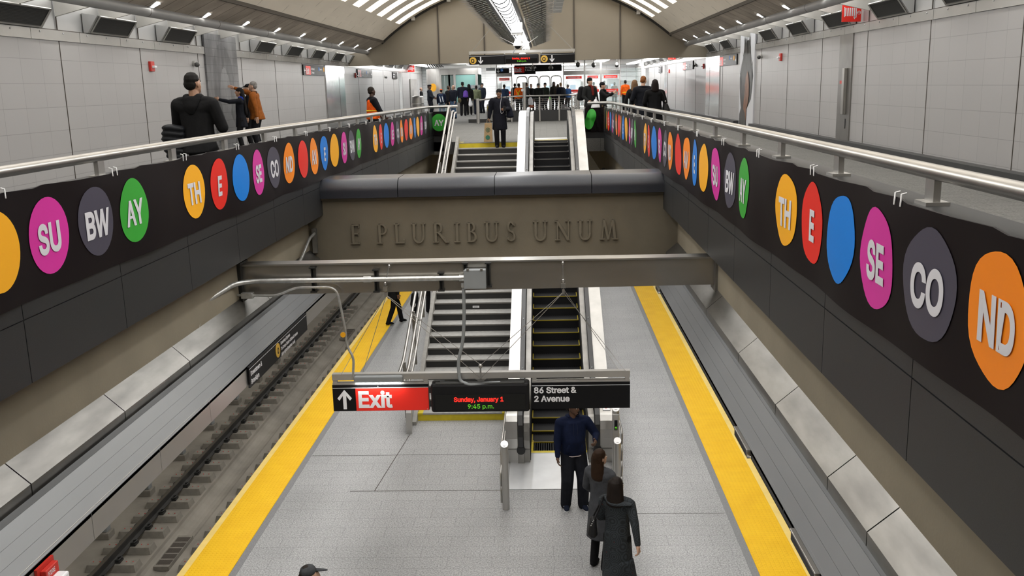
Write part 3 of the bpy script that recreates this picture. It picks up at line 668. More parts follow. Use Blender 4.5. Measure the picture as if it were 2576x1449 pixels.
led(-.845, Y, 2.585, 2.945, 1.18, s)
def rod(pts, r=.004, nm='suspension_cable', par=None, m='steel'):
    b = MB(); b.tube(pts, r, 6); return b.ob(nm, [m], par)
for xt, z in ((-1.92, 4.06), (.165, 4.06)):
    top = (xt, 10.62, 4.0)
    rod([(xt + (.05 if xt < 0 else 0), 10.70, 4.37), (xt, 10.66, 4.17)], .006, 'turnbuckle', s)
    b = MB(); b.ell((xt + (.05 if xt < 0 else 0), 10.70, 4.37), (.016, .016, .02)); b.ell((xt, 10.66, 4.17), (.018, .016, .022)); b.cbox((xt, 10.66, 4.11), (.05, .05, .05)); b.cbox((xt, 10.65, 4.04), (.03, .04, .05)); b.ob('beam_clamp', ['steel'], s)
    xo = -2.52 if xt < 0 else .90
    rod([(xt, 10.66, 4.03), (xo, Y - .03, 3.05)], .0035, par=s); rod([(xt, 10.66, 4.03), (-.835, Y - .03, 2.99)], .0035, par=s); rod([(xt, 10.68, 4.03), (-.835, Y + .04, 3.14)], .0035, par=s)
    rod([(xt, 10.78, 4.05), (xo * .9, Y + .05, 3.06)], .0035, par=s)
b = MB(); b.cbox((-.835, Y - .02, 3.06), (.02, .02, .16)); b.ell((-.835, Y - .02, 3.14), (.025, .02, .03)); b.add([(-.90, Y - .03, 2.985), (-.77, Y - .03, 2.985), (-.835, Y - .03, 2.93), (-.90, Y - .022, 2.985), (-.77, Y - .022, 2.985), (-.835, Y - .022, 2.93)], [(0, 2, 1), (3, 4, 5), (0, 1, 4, 3), (1, 2, 5, 4), (2, 0, 3, 5)]); b.ob('centre_hanger', ['steel'], s)
# ------------------------------------------------------------------ staircase
N, Y0, YT = 30, 17.35, 28.2; tr = (YT - Y0) / (N - 1); ri = ZM / N
st = empty('staircase', (-1.75, 17.35, 0), 'grey staircase with black risers and yellow end steps beside the escalator', 'staircase')
for i in range(N - 1):
    y = Y0 + i * tr; z = (i + 1) * ri; yl = i == 0
    b = MB(); x0, x1 = -2.62, -.86
    b.add([(x0, y, z - ri), (x1, y, z - ri), (x1, y, z - .032), (x0, y, z - .032)], [(0, 1, 2, 3)], 2 if yl else 1)
    b.box(x0, x1, y - .012, y + tr + .015, z - .032, z, 0)
    if not yl: b.box(x0, x1, y - .0135, y - .0125, z - .030, z - .006, 3)
    else: b.box(x0, x0 + .10, y - .014, y + tr, z - .033, z + .001, 2); b.box(x1 - .10, x1, y - .014, y + tr, z - .033, z + .001, 2)
    b.ob('step', ['tread', 'riser', 'paint_yellow', 'steel_dark'], st)
b = MB(); b.add([(-2.62, YT - .012, ZM - ri), (-.86, YT - .012, ZM - ri), (-.86, YT - .012, ZM - .03), (-2.62, YT - .012, ZM - .03)], [(0, 1, 2, 3)], 0); b.box(-2.62, -2.50, YT - .014, YT + .28, ZM - .034, ZM + .003, 0); b.box(-2.62, -.86, YT - .02, YT + .05, ZM - .03, ZM + .002, 1); b.ob('top_riser', ['paint_yellow', 'tread'], st)
sl = ZM / (YT - Y0)
def stringer(x0, x1, up, dn, nm, m):
    b = MB(); q = [(Y0 - .25, -.0), (Y0 - .25, up * .7), (Y0, up + .08), (YT, ZM + up + .08), (YT + .25, ZM + up), (YT + .25, ZM - .3), (YT, ZM - dn), (Y0 + .8, 0)]
    b.prism(q, x0, x1, axis=0); return b.ob(nm, [m], st)
stringer(-2.70, -2.62, .10, .55, 'stringer', 'stair_side'); stringer(-.86, -.835, .10, .5, 'stringer', 'steel')
b = MB(); yq = Y0 + 9 * tr; zq = 9 * ri; b.box(-1.75, -1.60, yq - .018, yq - .012, zq + .035, zq + .085); pl = b.ob('number_plate', ['sign_white'], st)
text('S503', .045, (-1.73, yq - .019, zq + .045), 'cam', 'black', pl)
# stair railing on the far side from the escalator
sr = empty('stair_railing', (-2.72, 16.7, 0), 'stainless steel double railing along the stairs on the visible track side', 'railing')
b = MB(); b.hexa([(-2.74, 16.63, 0), (-2.64, 16.63, 0), (-2.80, 17.3, 0), (-2.72, 17.3, 0), (-2.74, 16.63, .42), (-2.64, 16.63, .42), (-2.80, 17.3, .48), (-2.72, 17.3, .48)]); b.ob('base_plinth', ['steel_satin'], sr)
for x, dz, r in ((-2.90, 1.05, .030), (-2.80, .92, .028), (-2.72, .88, .024)):
    b = MB(); b.tube(smooth_path([(x, 16.9, .45 + dz * .5), (x, 17.1, dz + .02), (x, Y0 + .3, dz + .10), (x, YT, ZM + dz), (x, YT + .45, ZM + dz)], .12, 4), r, 10); b.ob('handrail', ['steel'], sr)
for k in range(6):
    b = MB(); dz = .20 + .11 * k; b.tube([(-2.86, Y0 + .1, dz + .06), (-2.86, YT + .2, ZM + dz)], .008, 6); b.ob('infill_rail', ['steel'], sr)
for k in range(8):
    y = Y0 + .2 + k * 1.5; z = (y - Y0) * sl; b = MB(); b.box(-2.90, -2.84, y - .03, y + .03, z - .1, z + 1.06); b.box(-2.84, -2.70, y - .012, y + .012, z + .86, z + .88); b.ob('post', ['steel_dark'], sr)
b = MB(); b.box(-2.98, -2.60, 28.42, 28.60, ZM, ZM + .02); b.box(-2.96, -2.88, 28.3, 28.7, ZM, ZM + 1.0); b.ob('top_post', ['steel_dark'], sr)
# ------------------------------------------------------------------ escalator
E0, E1 = 16.7, 27.7
def ez(y):
    t = (y - E0) / (E1 - E0)
    if t <= -.06: return 0.
    if t >= 1.06: return ZM
    if t < .06: return ZM * (t + .06) ** 2 / .24
    if t > .94: return ZM * (1 - (1.06 - t) ** 2 / .24)
    return ZM * t
es = empty('escalator', (.13, 15.2, 0), 'steel escalator with black steps and yellow step edges beside the staircase', 'escalator')
ys = [15.3 + .35 * i for i in range(41)]
def side(x0, x1, top, bot, m, nm, front=True):
    up = [(y, ez(y) + top) for y in ys]; lo = [(y, max(0.0 if y < 17.2 else -9, ez(y) + bot)) for y in ys]
    fr = [(15.18 + .02 * math.sin(PI * k / 5) * 0 + (.16 * (k / 5) ** 3), top * k / 5) for k in range(5)] if front else []
    b = MB()
    P = fr + up; Q = [(15.18, 0)] + lo if front else lo
    n = len(ys)
    for i in range(n - 1):
        a0, a1 = lo[i], lo[i + 1]; c0, c1 = up[i], up[i + 1]
        b.hexa([(x0, a0[0], a0[1]), (x1, a0[0], a0[1]), (x0, a1[0], a1[1]), (x1, a1[0], a1[1]), (x0, c0[0], c0[1]), (x1, c0[0], c0[1]), (x0, c1[0], c1[1]), (x1, c1[0], c1[1])])
    if front:
        # bulging front of the newel
        q = [(15.30, 0), (15.30, top), (15.24, top - .02), (15.17, top - .10), (15.13, top - .24), (15.13, top - .40), (15.17, .28), (15.20, .24), (15.20, 0)]
        b.prism(q, x0, x1, axis=0)
    return b.ob(nm, [m], es)
side(-.80, -.585, .87, -.5, 'steel', 'deck'); side(.835, 1.08, .87, -.5, 'steel', 'deck')
side(-.475, -.375, .84, -.35, 'steel_dark', 'inner_panel'); side(.635, .735, .84, -.35, 'steel_dark', 'inner_panel')
side(-.376, -.366, .60, -.2, 'esc_dark', 'skirt', False); side(.626, .636, .60, -.2, 'esc_dark', 'skirt', False)
for xa, xb in ((-.585, -.475), (.735, .835)): b = MB(); b.box(xa, xb, 15.16, 16.5, 0, .25); b.ob('newel_base', ['steel_dark'], es)
for xc in (-.53, .785):
    path = [(xc, 15.24, .24), (xc, 15.13, .34), (xc, 15.10, .52), (xc, 15.12, .72), (xc, 15.20, .86), (xc, 15.34, .93)] + [(xc, y, ez(y) + .945) for y in ys[1:-1]] + [(xc, 29.45, ZM + .92), (xc, 29.62, ZM + .8), (xc, 29.66, ZM + .6)]
    b = MB()
    b.sweep(path, [(-.045, -.025), (.045, -.025), (.048, .005), (.038, .026), (-.038, .026), (-.048, .005)])
    hr = b.ob('handrail', ['rubber'], es)
    b = MB()
    for k in range(9):
        y = 15.6 + k * 1.45; b.ell((xc, y, ez(y) + .977), (.016, .016, .006), 10, 4)
    b.ob('white_dots', ['sign_white'], hr)
    b = MB(); b.tube([(xc, 15.25, .25), (xc, 15.14, .25)], .075, 16); b.ob('handrail_inlet', ['rubber'], es)
for i in range(32):
    y = 15.72 + .40 * i; z = ez(y + .2); zb = ez(y - .2)
    b = MB(); b.box(-.365, .625, y, y + .405, max(zb - .06, z - .32), z, 0)
    for k in range(24): b.box(-.355 + k * .041, -.335 + k * .041, y + .01, y + .395, z, z + .006, 0)
    s2 = b.ob('step', ['esc_dark'], es)
    b = MB(); b.box(-.365, .625, y - .006, y + .012, z - .010, z + .008); b.box(-.365, -.345, y, y + .4, z, z + .008); b.box(.605, .625, y, y + .4, z, z + .008); b.ob('step_edge', ['esc_yellow' if z < 2.6 else 'steel_dark'], s2)  # upper edges turn grey: the nosing reflection is put into the colour
b = MB(); b.box(-.375, .635, 15.62, 15.70, .002, .016); b.box(-.375, -.33, 15.7, 16.2, .002, .020); b.ob('comb_line', ['paint_yellow'], es)
b = MB(); b.box(-.375, .635, 28.35, 28.55, ZM - .01, ZM + .008); b.ob('comb_line', ['paint_yellow'], es)
b = MB(); b.box(-.375, .635, 28.55, 29.6, ZM, ZM + .01); b.ob('top_plate', ['landing'], es)
for x in (-.374, .632): b = MB(); b.box(x, x + .004, 15.55, 15.75, .22, .30); b.box(x, x + .004, 28.2, 28.9, ZM + .16, ZM + .19); b.ob('comb_light', ['esc_blue'], es)
b = MB(); b.box(-.72, .635, 14.1, 15.62, .001, .010); b.box(-.375, .635, 15.6, 15.64, .001, .014); b.ob('landing_plate', ['landing'], None, label='pale metal floor plate at the bottom of the escalator', cat='floor plate')
b = MB(); b.box(-.775, -.665, 15.42, 15.78, .869, .876); lb = b.ob('warning_sticker', ['paint_yellow'], es)
b = MB(); b.box(-.765, -.675, 15.74, 15.80, .876, .878); b.box(-.755, -.735, 15.52, 15.62, .876, .878); b.box(-.705, -.69, 15.5, 15.66, .876, .878); b.ob('black_marks', ['black'], lb)
b = MB(); b.box(-.735, -.705, 15.48, 15.70, .876, .8775); b.ob('white_marks', ['sign_white'], lb)
for y0, y1 in ((15.40, 15.60), (15.64, 15.94)):
    b = MB(); b.box(.90, 1.02, y0, y1, .869, .876); o = b.ob('safety_label', ['sign_white'], es)
    b = MB(); b.box(.895, 1.025, y0 - .008, y1 + .008, .868, .873); b.ob('label_border', ['black'], o)
    if y0 < 15.5: b = MB(); b.tube([(.955, 15.50, .876), (.955, 15.50, .878)], .016, 12); b.box(.91, .945, 15.53, 15.58, .876, .878); b.ob('red_mark', ['alarm_red'], o)
# guards beside the lower newels
def bollard(x, y, h, lab, display):
    o = empty('guard_post', (x, y, 0), lab, 'bollard')
    b = MB(); b.tube([(x, y, 0), (x, y, h)], .055, 20); b.ob('post', ['steel_satin'], o)
    b = MB(); b.tube([(x, y - .004, h - .004), (x, y - .03, h + .02)], .058, 24); b.ob('cap', ['disc_end'], o)
    return o
o = bollard(-.72, 13.4, 1.06, 'round steel guard post with sloped white cap, on the staircase side of the escalator', False)
for z, x in ((.98, -.775), (.62, -.79), (.35, -.79)):
    b = MB(); b.tube(smooth_path([(x, 13.42, z - .25), (x, 13.44, z), (x, 15.1, z)], .1, 4), .016, 8); b.ob('side_rail', ['steel'], o)
o = bollard(1.04, 14.0, .86, 'round steel guard post with an arrow display, behind the woman in grey', True)
b = MB(); b.box(.985, 1.095, 14.3, 14.40, .0, 1.20); b.ob('display_column', ['steel_satin'], o, bevel=.01)
b = MB(); b.box(1.015, 1.065, 14.292, 14.30, .93, 1.10); dsp = b.ob('arrow_display', ['black'], o)
b = MB(); arrow(b, 1.04, .97, 14.289, .05, True); b.ob('green_arrow', ['led_green'], dsp)
b = MB(); b.tube([(1.04, 14.36, 1.18), (1.04, 14.36, 1.28)], .055, 20); b.ob('upper_post', ['steel_satin'], o)
b = MB(); b.tube([(1.04, 14.35, 1.275), (1.04, 14.325, 1.295)], .058, 24); b.ob('upper_cap', ['disc_end'], o)
for z in (1.0, .72, .45, .2):
    b = MB(); b.tube(smooth_path([(1.11, 14.02, z - .2), (1.12, 14.06, z), (1.10, 15.2, z)], .08, 4), .016, 8); b.ob('side_rail', ['steel'], o)
# ------------------------------------------------------------------ railings and banners round the opening
def railing(x, sgn, posts, endx, yend, lab):
    o = empty('parapet_railing', (x, 8, 5.7), lab, 'railing')
    pts = [(x, .3 + i * (yend - .3) / 20, 5.925 + gr(.3 + i * (yend - .3) / 20)) for i in range(21)]
    pts[-1] = (x - sgn * .05, yend, 5.925 + gr(yend)); pts += [(endx, yend + .35, 5.925 + gr(yend))]
    b = MB(); b.tube(smooth_path(pts, .25, 5), .040, 16); b.ob('rail_tube', ['steel'], o)
    for y in posts:
        g = gr(y); b = MB(); b.box(x - .018, x + .018, y - .055, y + .055, 5.76 + g, 5.90 + g); b.box(x - .06, x + .06, y - .075, y + .075, 5.757 + g, 5.778 + g); b.ob('post', ['steel_satin'], o)
    return o
pR = [1.7, 3.25] + [4.80 + 1.555 * i for i in range(16)]
pL = [1.28, 2.83, 4.38, 5.93] + [7.47 + 1.51 * i for i in range(14)]
railing(1.95, 1, [p for p in pR if p < 28.5], 1.28, 28.9, 'stainless tube railing on the parapet along the tall dark-brushed panel side')
railing(-3.62, -1, [p for p in pL if p < 28.3], -2.70, 28.5, 'stainless tube railing on the parapet in front of the man in black')
SEQ = [('TH', 'TH'), ('E', 'E'), ('blue', ''), ('SE', 'SE'), ('CO', 'CO'), ('ND', 'ND'), ('red', ''), ('AV', 'AV'), ('Eb', 'E'), ('yel', ''), ('SU', 'SU'), ('BW', 'BW'), ('AY', 'AY')]
NAMES = {'TH': 'amber', 'E': 'red', 'blue': 'blue', 'SE': 'magenta', 'CO': 'dark grey', 'ND': 'orange', 'red': 'red', 'AV': 'orange', 'Eb': 'blue', 'yel': 'amber', 'SU': 'magenta', 'BW': 'dark grey', 'AY': 'green'}
def banner(xf, sgn, discs, y0, y1, posts, lab):
    # sgn: outward normal of the cloth in x
    face = 'east' if sgn > 0 else 'west'
    def sx(y, z, off): 
        damp = min(1, max(0, (5.85 - (z - gr(y))) / .12))
        return xf + sgn * (.035 + off + wob(y, z) * (.4 + .6 * damp))
    ny, nz = int((y1 - y0) / .12), 8; b = MB(); vs = []
    def sag(y):
        d = min(abs(((y - p) % 1.53)) for p in (posts[3] - .25, posts[3] + .25)); d = min(d, 1.53 - d); return -.018 * min(1, d / .5)
    for layer in (0, -.012):
        for i in range(ny + 1):
            y = y0 + (y1 - y0) * i / ny
            for k in range(nz + 1):
                zb, zt = 5.09, 5.825 + sag(y); z = zb + (zt - zb) * k / nz; vs.append((sx(y, z, layer), y, z + gr(y)))
    m_ = (ny + 1) * (nz + 1); fs = []
    for L_ in (0, m_):
        for i in range(ny):
            for k in range(nz):
                a = L_ + i * (nz + 1) + k; fs.append((a, a + nz + 1, a + nz + 2, a + 1))
    for i in range(ny):
        pass
    b.add(vs, fs, 0, True)
    for i in range(ny):      # hems, with vertices of their own so the cloth shades evenly up to its edges
        for k in (0, nz): a = i * (nz + 1) + k; b.add([vs[a], vs[a + nz + 1], vs[a + nz + 1 + m_], vs[a + m_]], [(0, 1, 2, 3)])
    bn = b.ob('banner', ['banner'], None, label=lab, cat='banner')
    R = .262
    for kcode, y, txt_ in discs:
        b = MB(); vs = [(sx(y, 5.475, .004), y, 5.475 + gr(y))]; fs = []; n = 36
        for q in range(1, 5):
            for k in range(n):
                a = 2 * PI * k / n; rr = R * q / 4 * (1 + (.018 * math.sin(2 * a + y * 5) + (.022 * math.sin(5 * a + y * 3) if sgn < 0 else .008 * math.sin(3 * a + y * 7))) * (q == 4)); yy = y + rr * math.cos(a); zz = 5.475 + rr * math.sin(a); vs.append((sx(yy, zz, .004), yy, zz + gr(y)))
        for k in range(n):
            fs.append((0, 1 + k, 1 + (k + 1) % n))
            for q in range(3): fs.append((1 + q * n + k, 1 + (q + 1) * n + k, 1 + (q + 1) * n + (k + 1) % n, 1 + q * n + (k + 1) % n))
        b.add(vs, fs, 0, True)
        d = b.ob('disc', ['disc_' + kcode], bn); d['label'] = NAMES[kcode] + ' disc' + (' lettered ' + txt_ if txt_ else ' without letters')
        if txt_:
            me = text_mesh(txt_, .31, bold=.008, sx=.86, align='CENTER').copy(); me.transform(Matrix.Translation((0, -.112, .002))); me.transform(FACE[face])
            for v in me.vertices:
                yy, zz = y + v.co.y, 5.475 + v.co.z; v.co = (sx(yy, zz, .007) + v.co.x, yy, zz + gr(y))
            me.materials.clear(); me.materials.append(M('lettering')); put('lettering', me, d)
    for p in posts:
        for dy in (-.25, -.17):
            y = p + dy
            if y0 < y < y1:
                b = MB(); b.tube([(sx(y, 5.79, .004), y, 5.785 + gr(y)), (sx(y, 5.82, .004), y, 5.845 + gr(y)), (sx(y, 5.82, -.02), y, 5.85 + gr(y))], .0045, 6); b.ob('zip_tie', ['tie_white'], bn)
    return bn
def run(first, pitch, order): return [(SEQ[i][0], first + pitch * k, SEQ[i][1]) for k, i in enumerate(order)]
dL = run(4.27, .655, [7, 8, 9, 10, 11, 12]) + run(8.94, .679, range(13)) + run(18.67, .715, range(12))
dL = [d for d in dL if d[1] < 27.2]
banner(XL, 1, dL, 2.5, 27.6, pL, 'long black banner with coloured letter discs hung below the man in black')
dR = run(2.25, .655, [7, 6, 5, 4, 3, 2, 1, 0][:0]) + [('red', 2.9, ''), ('ND', 3.56, 'ND'), ('CO', 4.19, 'CO'), ('SE', 4.85, 'SE'), ('blue', 5.48, ''), ('E', 6.13, 'E'), ('TH', 6.76, 'TH')] + run(8.22, .691, range(12, -1, -1)) + run(18.27, .72, range(12, -1, -1))
banner(XR, -1, dR, 1.6, 27.9, pR, 'long black banner with coloured letter discs below the tall dark-brushed wall panel')
def endflap(x0, x1, y, disc, lab, crumple):
    b = MB(); n = 10; vs = []
    for layer in (0, .012):
        for i in range(n + 1):
            for k in range(7):
                x = x0 + (x1 - x0) * i / n; z = 4.98 + .72 * k / 6 + gr(y) * 0; vs.append((x, y + layer + crumple * .04 * math.sin(i * 1.3 + k), z))
    m_ = (n + 1) * 7; fs = []
    for L_ in (0, m_):
        for i in range(n):
            for k in range(6): a = L_ + i * 7 + k; fs.append((a, a + 7, a + 8, a + 1))
    b.add(vs, fs, 0, True); o = b.ob('banner_end', ['banner'], None, label=lab, cat='banner')
    cx, cz = disc; b = MB(); vs = [(cx, y - .012 - crumple * .05, cz)]; N_ = 30
    for q in range(1, 4):
        for k in range(N_):
            a = 2 * PI * k / N_; rr = .26 * q / 3 * (1 - crumple * .25 * math.cos(2 * a + 1)); vs.append((cx + rr * math.cos(a) * (.9 if not crumple else .7), y - .012 - crumple * (.05 + .04 * math.sin(3 * a) * q / 3), cz + rr * math.sin(a)))
    fs = [(0, 1 + k, 1 + (k + 1) % N_) for k in range(N_)] + [(1 + q * N_ + k, 1 + (q + 1) * N_ + k, 1 + (q + 1) * N_ + (k + 1) % N_, 1 + q * N_ + (k + 1) % N_) for q in range(2) for k in range(N_)]
    b.add(vs, fs, 0, True); d = b.ob('disc', ['disc_AY'], o)
    if not crumple: text('AY', .26, (cx, y - .018, cz - .09), 'cam', 'lettering', d, bold=.007, sx=.92, align='CENTER')
    return o
endflap(-3.42, -2.98, 28.62, (-3.25, 5.37), 'short banner end with a green AY disc beside the top of the stair railing', 0)
endflap(1.18, 1.74, 28.84, (1.33, 5.36), 'crumpled banner end with a creased green disc beside the top of the escalator', 1)
# ================================================================== mezzanine hall things
# speaker boxes on the upper walls
def vent(x, sgn, y, lab):
    o = empty('speaker_box', (x, y, 7.6), lab, 'speaker box'); w = .90
    X = lambda d: x + sgn * d
    P = lambda d, yy, z: (X(d), yy, z)
    b = MB(); b.add([P(.0, y - w, 7.585), P(.08, y - w, 7.585), P(.30, y - w, 7.90), P(.0, y - w, 7.95), P(0, y + w, 7.585), P(.08, y + w, 7.585), P(.30, y + w, 7.90), P(0, y + w, 7.95)],
          [(0, 1, 2, 3), (7, 6, 5, 4), (0, 4, 5, 1), (1, 5, 6, 2), (2, 6, 7, 3)]); b.ob('housing', ['vent_metal'], o)
    b = MB(); k = .09
    q = [P(.095, y - w + k, 7.60), P(.095, y + w - k, 7.60), P(.302, y + w - k, 7.885), P(.302, y - w + k, 7.885)]
    b.add(q, [(0, 1, 2, 3)]); 
    for i in range(14):
        t = i / 14; a = Vector(q[0]).lerp(Vector(q[3]), t); c = Vector(q[1]).lerp(Vector(q[2]), t); b.add([a, c, (c.x + sgn * .012, c.y, c.z), (a.x + sgn * .012, a.y, a.z)], [(0, 1, 2, 3)])
    b.ob('grille', ['louver'], o)
    b = MB()
    for (p0, p1) in ((0, 1), (1, 2), (2, 3), (3, 0)):
        b.tube([Vector(q[p0]) + Vector((sgn * .01, 0, 0)), Vector(q[p1]) + Vector((sgn * .01, 0, 0))], .018, 4, smooth=False)
    b.ob('grille_frame', ['steel_satin'], o)
    return o
vis = [15.62 + 3.445 * k for k in range(14) if k != 3]
for k, y in enumerate(vis):
    if k < 3: lab = ('sloped speaker box with dark grille cut by the photo edge, near the curved grey tube', 'sloped speaker box with dark grille, second before the grey mosaic panel', 'sloped speaker box with dark grille, just before the grey mosaic panel')[k]
    else: lab = ORD[k - 3] + ' sloped speaker box beyond the grey mosaic panel, counted into the distance'
    vent(WL, 1, y, lab)
vis = [19.85 + 3.445 * k for k in range(-1, 15) if k != 4]
for k, y in enumerate(vis):
    if k < 5: lab = ORD[4 - k] + ' sloped speaker box on the camera side of the tall dark-brushed panel, counted from it'
    else: lab = ORD[k - 5] + ' sloped speaker box past the tall dark-brushed panel, counted into the distance'
    vent(WR, -1, y, lab)
# cove: fins, tube, lamps
for sgn, xw, xt, nm, side in ((1, WL, -7.90, 'left', 'grey mosaic panel'), (-1, WR, 6.20, 'right', 'tall dark-brushed panel')):
    y = 3.4 if sgn > 0 else .85; k = 0
    while y < 55:
        if y > 10:
            b = MB(); t = .03
            b.add([(xw, y - t, 7.82), (xw, y - t, 8.12), (xt, y - t, 8.13), (xt, y - t, 8.03), (xw, y + t, 7.82), (xw, y + t, 8.12), (xt, y + t, 8.13), (xt, y + t, 8.03)], [(0, 1, 2, 3), (7, 6, 5, 4), (0, 4, 5, 1), (1, 5, 6, 2), (2, 6, 7, 3), (3, 7, 4, 0)])
            b.ob('cove_fin', ['fin_metal'], None, label='slanted metal fin between wall and grey tube above the %s side' % side, cat='fin', group='cove fins on the %s side' % side)
        y += 1.7225; k += 1
    b = MB(); b.tube([(xt, -2, 8.03), (xt, 42.3, 8.03), (xt - sgn * .0, 47, 8.03)], .115, 16)
    for yy in np.arange(3, 46, 4.0): b.tube([(xt, yy, 8.03), (xt, yy + .02, 8.03)], .117, 16, mi=1)
    b.ob('cove_tube', ['cove_grey', 'joint_dark'], None, label='long grey cove tube above the wall with the ' + side, cat='tube')
    b = MB(); b.box(*sorted((xw + sgn * .42, xw + sgn * .62)), -2, 60, 8.30, 8.335); b.ob('cove_light', ['lamp_cove'], None, label='concealed fluorescent strip washing the wall with the ' + side, cat='light')
    for i in range(-4, 9):
        y = (19.0 if sgn > 0 else 21.45) + 2.87 * i
        if y < 2 or y > 42: continue
        zc = 8.13; xc = -7.73 if sgn > 0 else 6.01
        b = MB(); d = sgn * .125
        b.add([(xc - d, y - .14, zc - .076 - .012), (xc - d, y + .14, zc - .076 - .012), (xc + d, y + .14, zc + .076 - .012), (xc + d, y - .14, zc + .076 - .012), (xc - d, y - .14, zc - .076 + .02), (xc - d, y + .14, zc - .076 + .02), (xc + d, y + .14, zc + .076 + .02), (xc + d, y - .14, zc + .076 + .02)], [(0, 1, 2, 3), (7, 6, 5, 4), (0, 4, 5, 1), (1, 5, 6, 2), (2, 6, 7, 3), (3, 7, 4, 0)])
        d2 = sgn * .11; b2 = MB(); b2.add([(xc - d2, y - .08, zc - .052 - .018), (xc - d2, y + .08, zc - .052 - .018), (xc + d2, y + .08, zc + .052 - .018), (xc + d2, y - .08, zc + .052 - .018)], [(0, 1, 2, 3)])
        o = b.ob('downlight', ['vent_metal'], None, label='small bright downlight in the dark concrete cove on the %s side' % side, cat='light', group='cove downlights on the %s side' % side)
        b2.ob('lamp', ['lamp_spot'], o)
# art panels (plain abstract stand-ins)
def art_mat(name, bg, dark, scale, lo, hi, tile=True):
    m, nt, b = nodes(name); L = nt.links
    g = nt.nodes.new('ShaderNodeNewGeometry'); mp = nt.nodes.new('ShaderNodeMapping'); mp.inputs['Scale'].default_value = scale; L.new(g.outputs['Position'], mp.inputs[0])
    n = nt.nodes.new('ShaderNodeTexNoise'); n.inputs['Scale'].default_value = 1; n.inputs['Detail'].default_value = 6; n.inputs['Roughness'].default_value = .6; L.new(mp.outputs[0], n.inputs['Vector'])
    r = nt.nodes.new('ShaderNodeValToRGB'); r.color_ramp.elements[0].position = lo; r.color_ramp.elements[1].position = hi; r.color_ramp.elements[0].color = (*dark, 1); r.color_ramp.elements[1].color = (*bg, 1); L.new(n.outputs['Fac'], r.inputs[0])
    out = r.outputs[0]
    if tile:
        s = nt.nodes.new('ShaderNodeSeparateXYZ'); L.new(g.outputs['Position'], s.inputs[0]); c = nt.nodes.new('ShaderNodeCombineXYZ'); L.new(s.outputs[1], c.inputs[0]); L.new(s.outputs[2], c.inputs[1])
        br = nt.nodes.new('ShaderNodeTexBrick'); L.new(c.outputs[0], br.inputs['Vector']); br.inputs['Scale'].default_value = 1; br.inputs['Brick Width'].default_value = .42; br.inputs['Row Height'].default_value = .21; br.inputs['Mortar Size'].default_value = .006
        br.inputs['Color1'].default_value = br.inputs['Color2'].default_value = (1, 1, 1, 1); br.inputs['Mortar'].default_value = (.45, .45, .45, 1)
        mx = nt.nodes.new('ShaderNodeVectorMath'); mx.operation = 'MULTIPLY'; L.new(out, mx.inputs[0]); L.new(br.outputs['Color'], mx.inputs[1]); out = mx.outputs[0]
    L.new(out, b.inputs['Base Color']); b.inputs['Roughness'].default_value = .45; MATS[name] = m
art_mat('art_grey', (.21, .21, .215), (.10, .10, .105), (1, 1.4, .8), .35, .65); art_mat('art_dark', (.16, .16, .165), (.055, .055, .06), (1, 5, 1.2), .3, .7); art_mat('art_pale', (.25, .25, .255), (.15, .15, .155), (1, 3, .7), .35, .7)
art_mat('art_hair', (.075, .075, .07), (.022, .022, .022), (1, 14, 3), .35, .7, False); art_mat('art_brown', (.30, .13, .06), (.10, .045, .025), (1, 5, 2.5), .3, .7, False)
def blob(b, x, sgn, cy, cz, ry, rz, off, mi, n=40, jag=.0, seed=1):
    rnd = random.Random(seed); vs = [(x + sgn * off, cy, cz)]
    for k in range(n):
        a = 2 * PI * k / n; j = 1 + jag * rnd.uniform(-1, 1); vs.append((x + sgn * off, cy + ry * math.cos(a) * j, cz + rz * math.sin(a) * j))
    b.add(vs, [(0, 1 + k, 1 + (k + 1) % n) for k in range(n)], mi)
o = empty('mosaic_panel', (WL, 25.75, ZM), 'tall grey abstract mosaic panel on the wall where people reach out', 'artwork')
b = MB(); b.box(WL, WL + .05, 24.5, 27.02, ZM, 7.93); b.ob('panel', ['art_grey'], o)
b = MB(); blob(b, WL, 1, 25.75, 6.65, .85, 1.05, .052, 0, 40, .03, 3); blob(b, WL, 1, 25.75, 5.6, .95, .8, .0535, 0, 40, .04, 4); b.ob('dark_shape', ['art_dark'], o)
b = MB(); blob(b, WL, 1, 25.8, 6.35, .42, .72, .055, 0, 40, .04, 5); blob(b, WL, 1, 25.9, 5.35, .5, .5, .0565, 0, 30, .06, 6); b.ob('pale_shape', ['art_pale'], o)
o = empty('painted_panel', (WR, 33.9, ZM), 'tall pale panel with a dark brushed shape and brown patches on the wall', 'artwork')
b = MB(); b.box(WR - .05, WR, 32.72, 35.1, ZM, 7.98); b.ob('panel', ['art_bg'], o)
rnd = random.Random(4); b = MB()
prof = [(7.80, .12, -.1), (7.5, .50, 0), (7.2, .66, .05), (6.9, .95, .05), (6.5, 1.05, .1), (6.1, 1.02, .12), (5.8, .88, .2), (5.55, .62, .32), (5.35, .42, .42)]
vs = []; nW = 10
for z, hw, sh in prof:
    for s in (-1, 1): vs.append((WR - .053, 33.85 + sh + s * hw * (1 + rnd.uniform(-.10, .10)), z + rnd.uniform(-.06, .06)))
b.add(vs, [(2 * i, 2 * i + 1, 2 * i + 3, 2 * i + 2) for i in range(len(prof) - 1)])
for k in range(26):     # spiky brush strokes
    z = rnd.uniform(6.0, 7.7); i = min(range(len(prof)), key=lambda q: abs(prof[q][0] - z)); hw = prof[i][1] * .95; s = rnd.choice((-1, 1)); y = 33.85 + prof[i][2] + s * hw
    xo = WR - .0535 - .0004 * (k + 1); b.add([(xo, y - s * .2, z - .2), (xo, y - s * .06, z - .2), (xo, y + s * rnd.uniform(.02, .14), z + rnd.uniform(.05, .3))], [(0, 1, 2)])
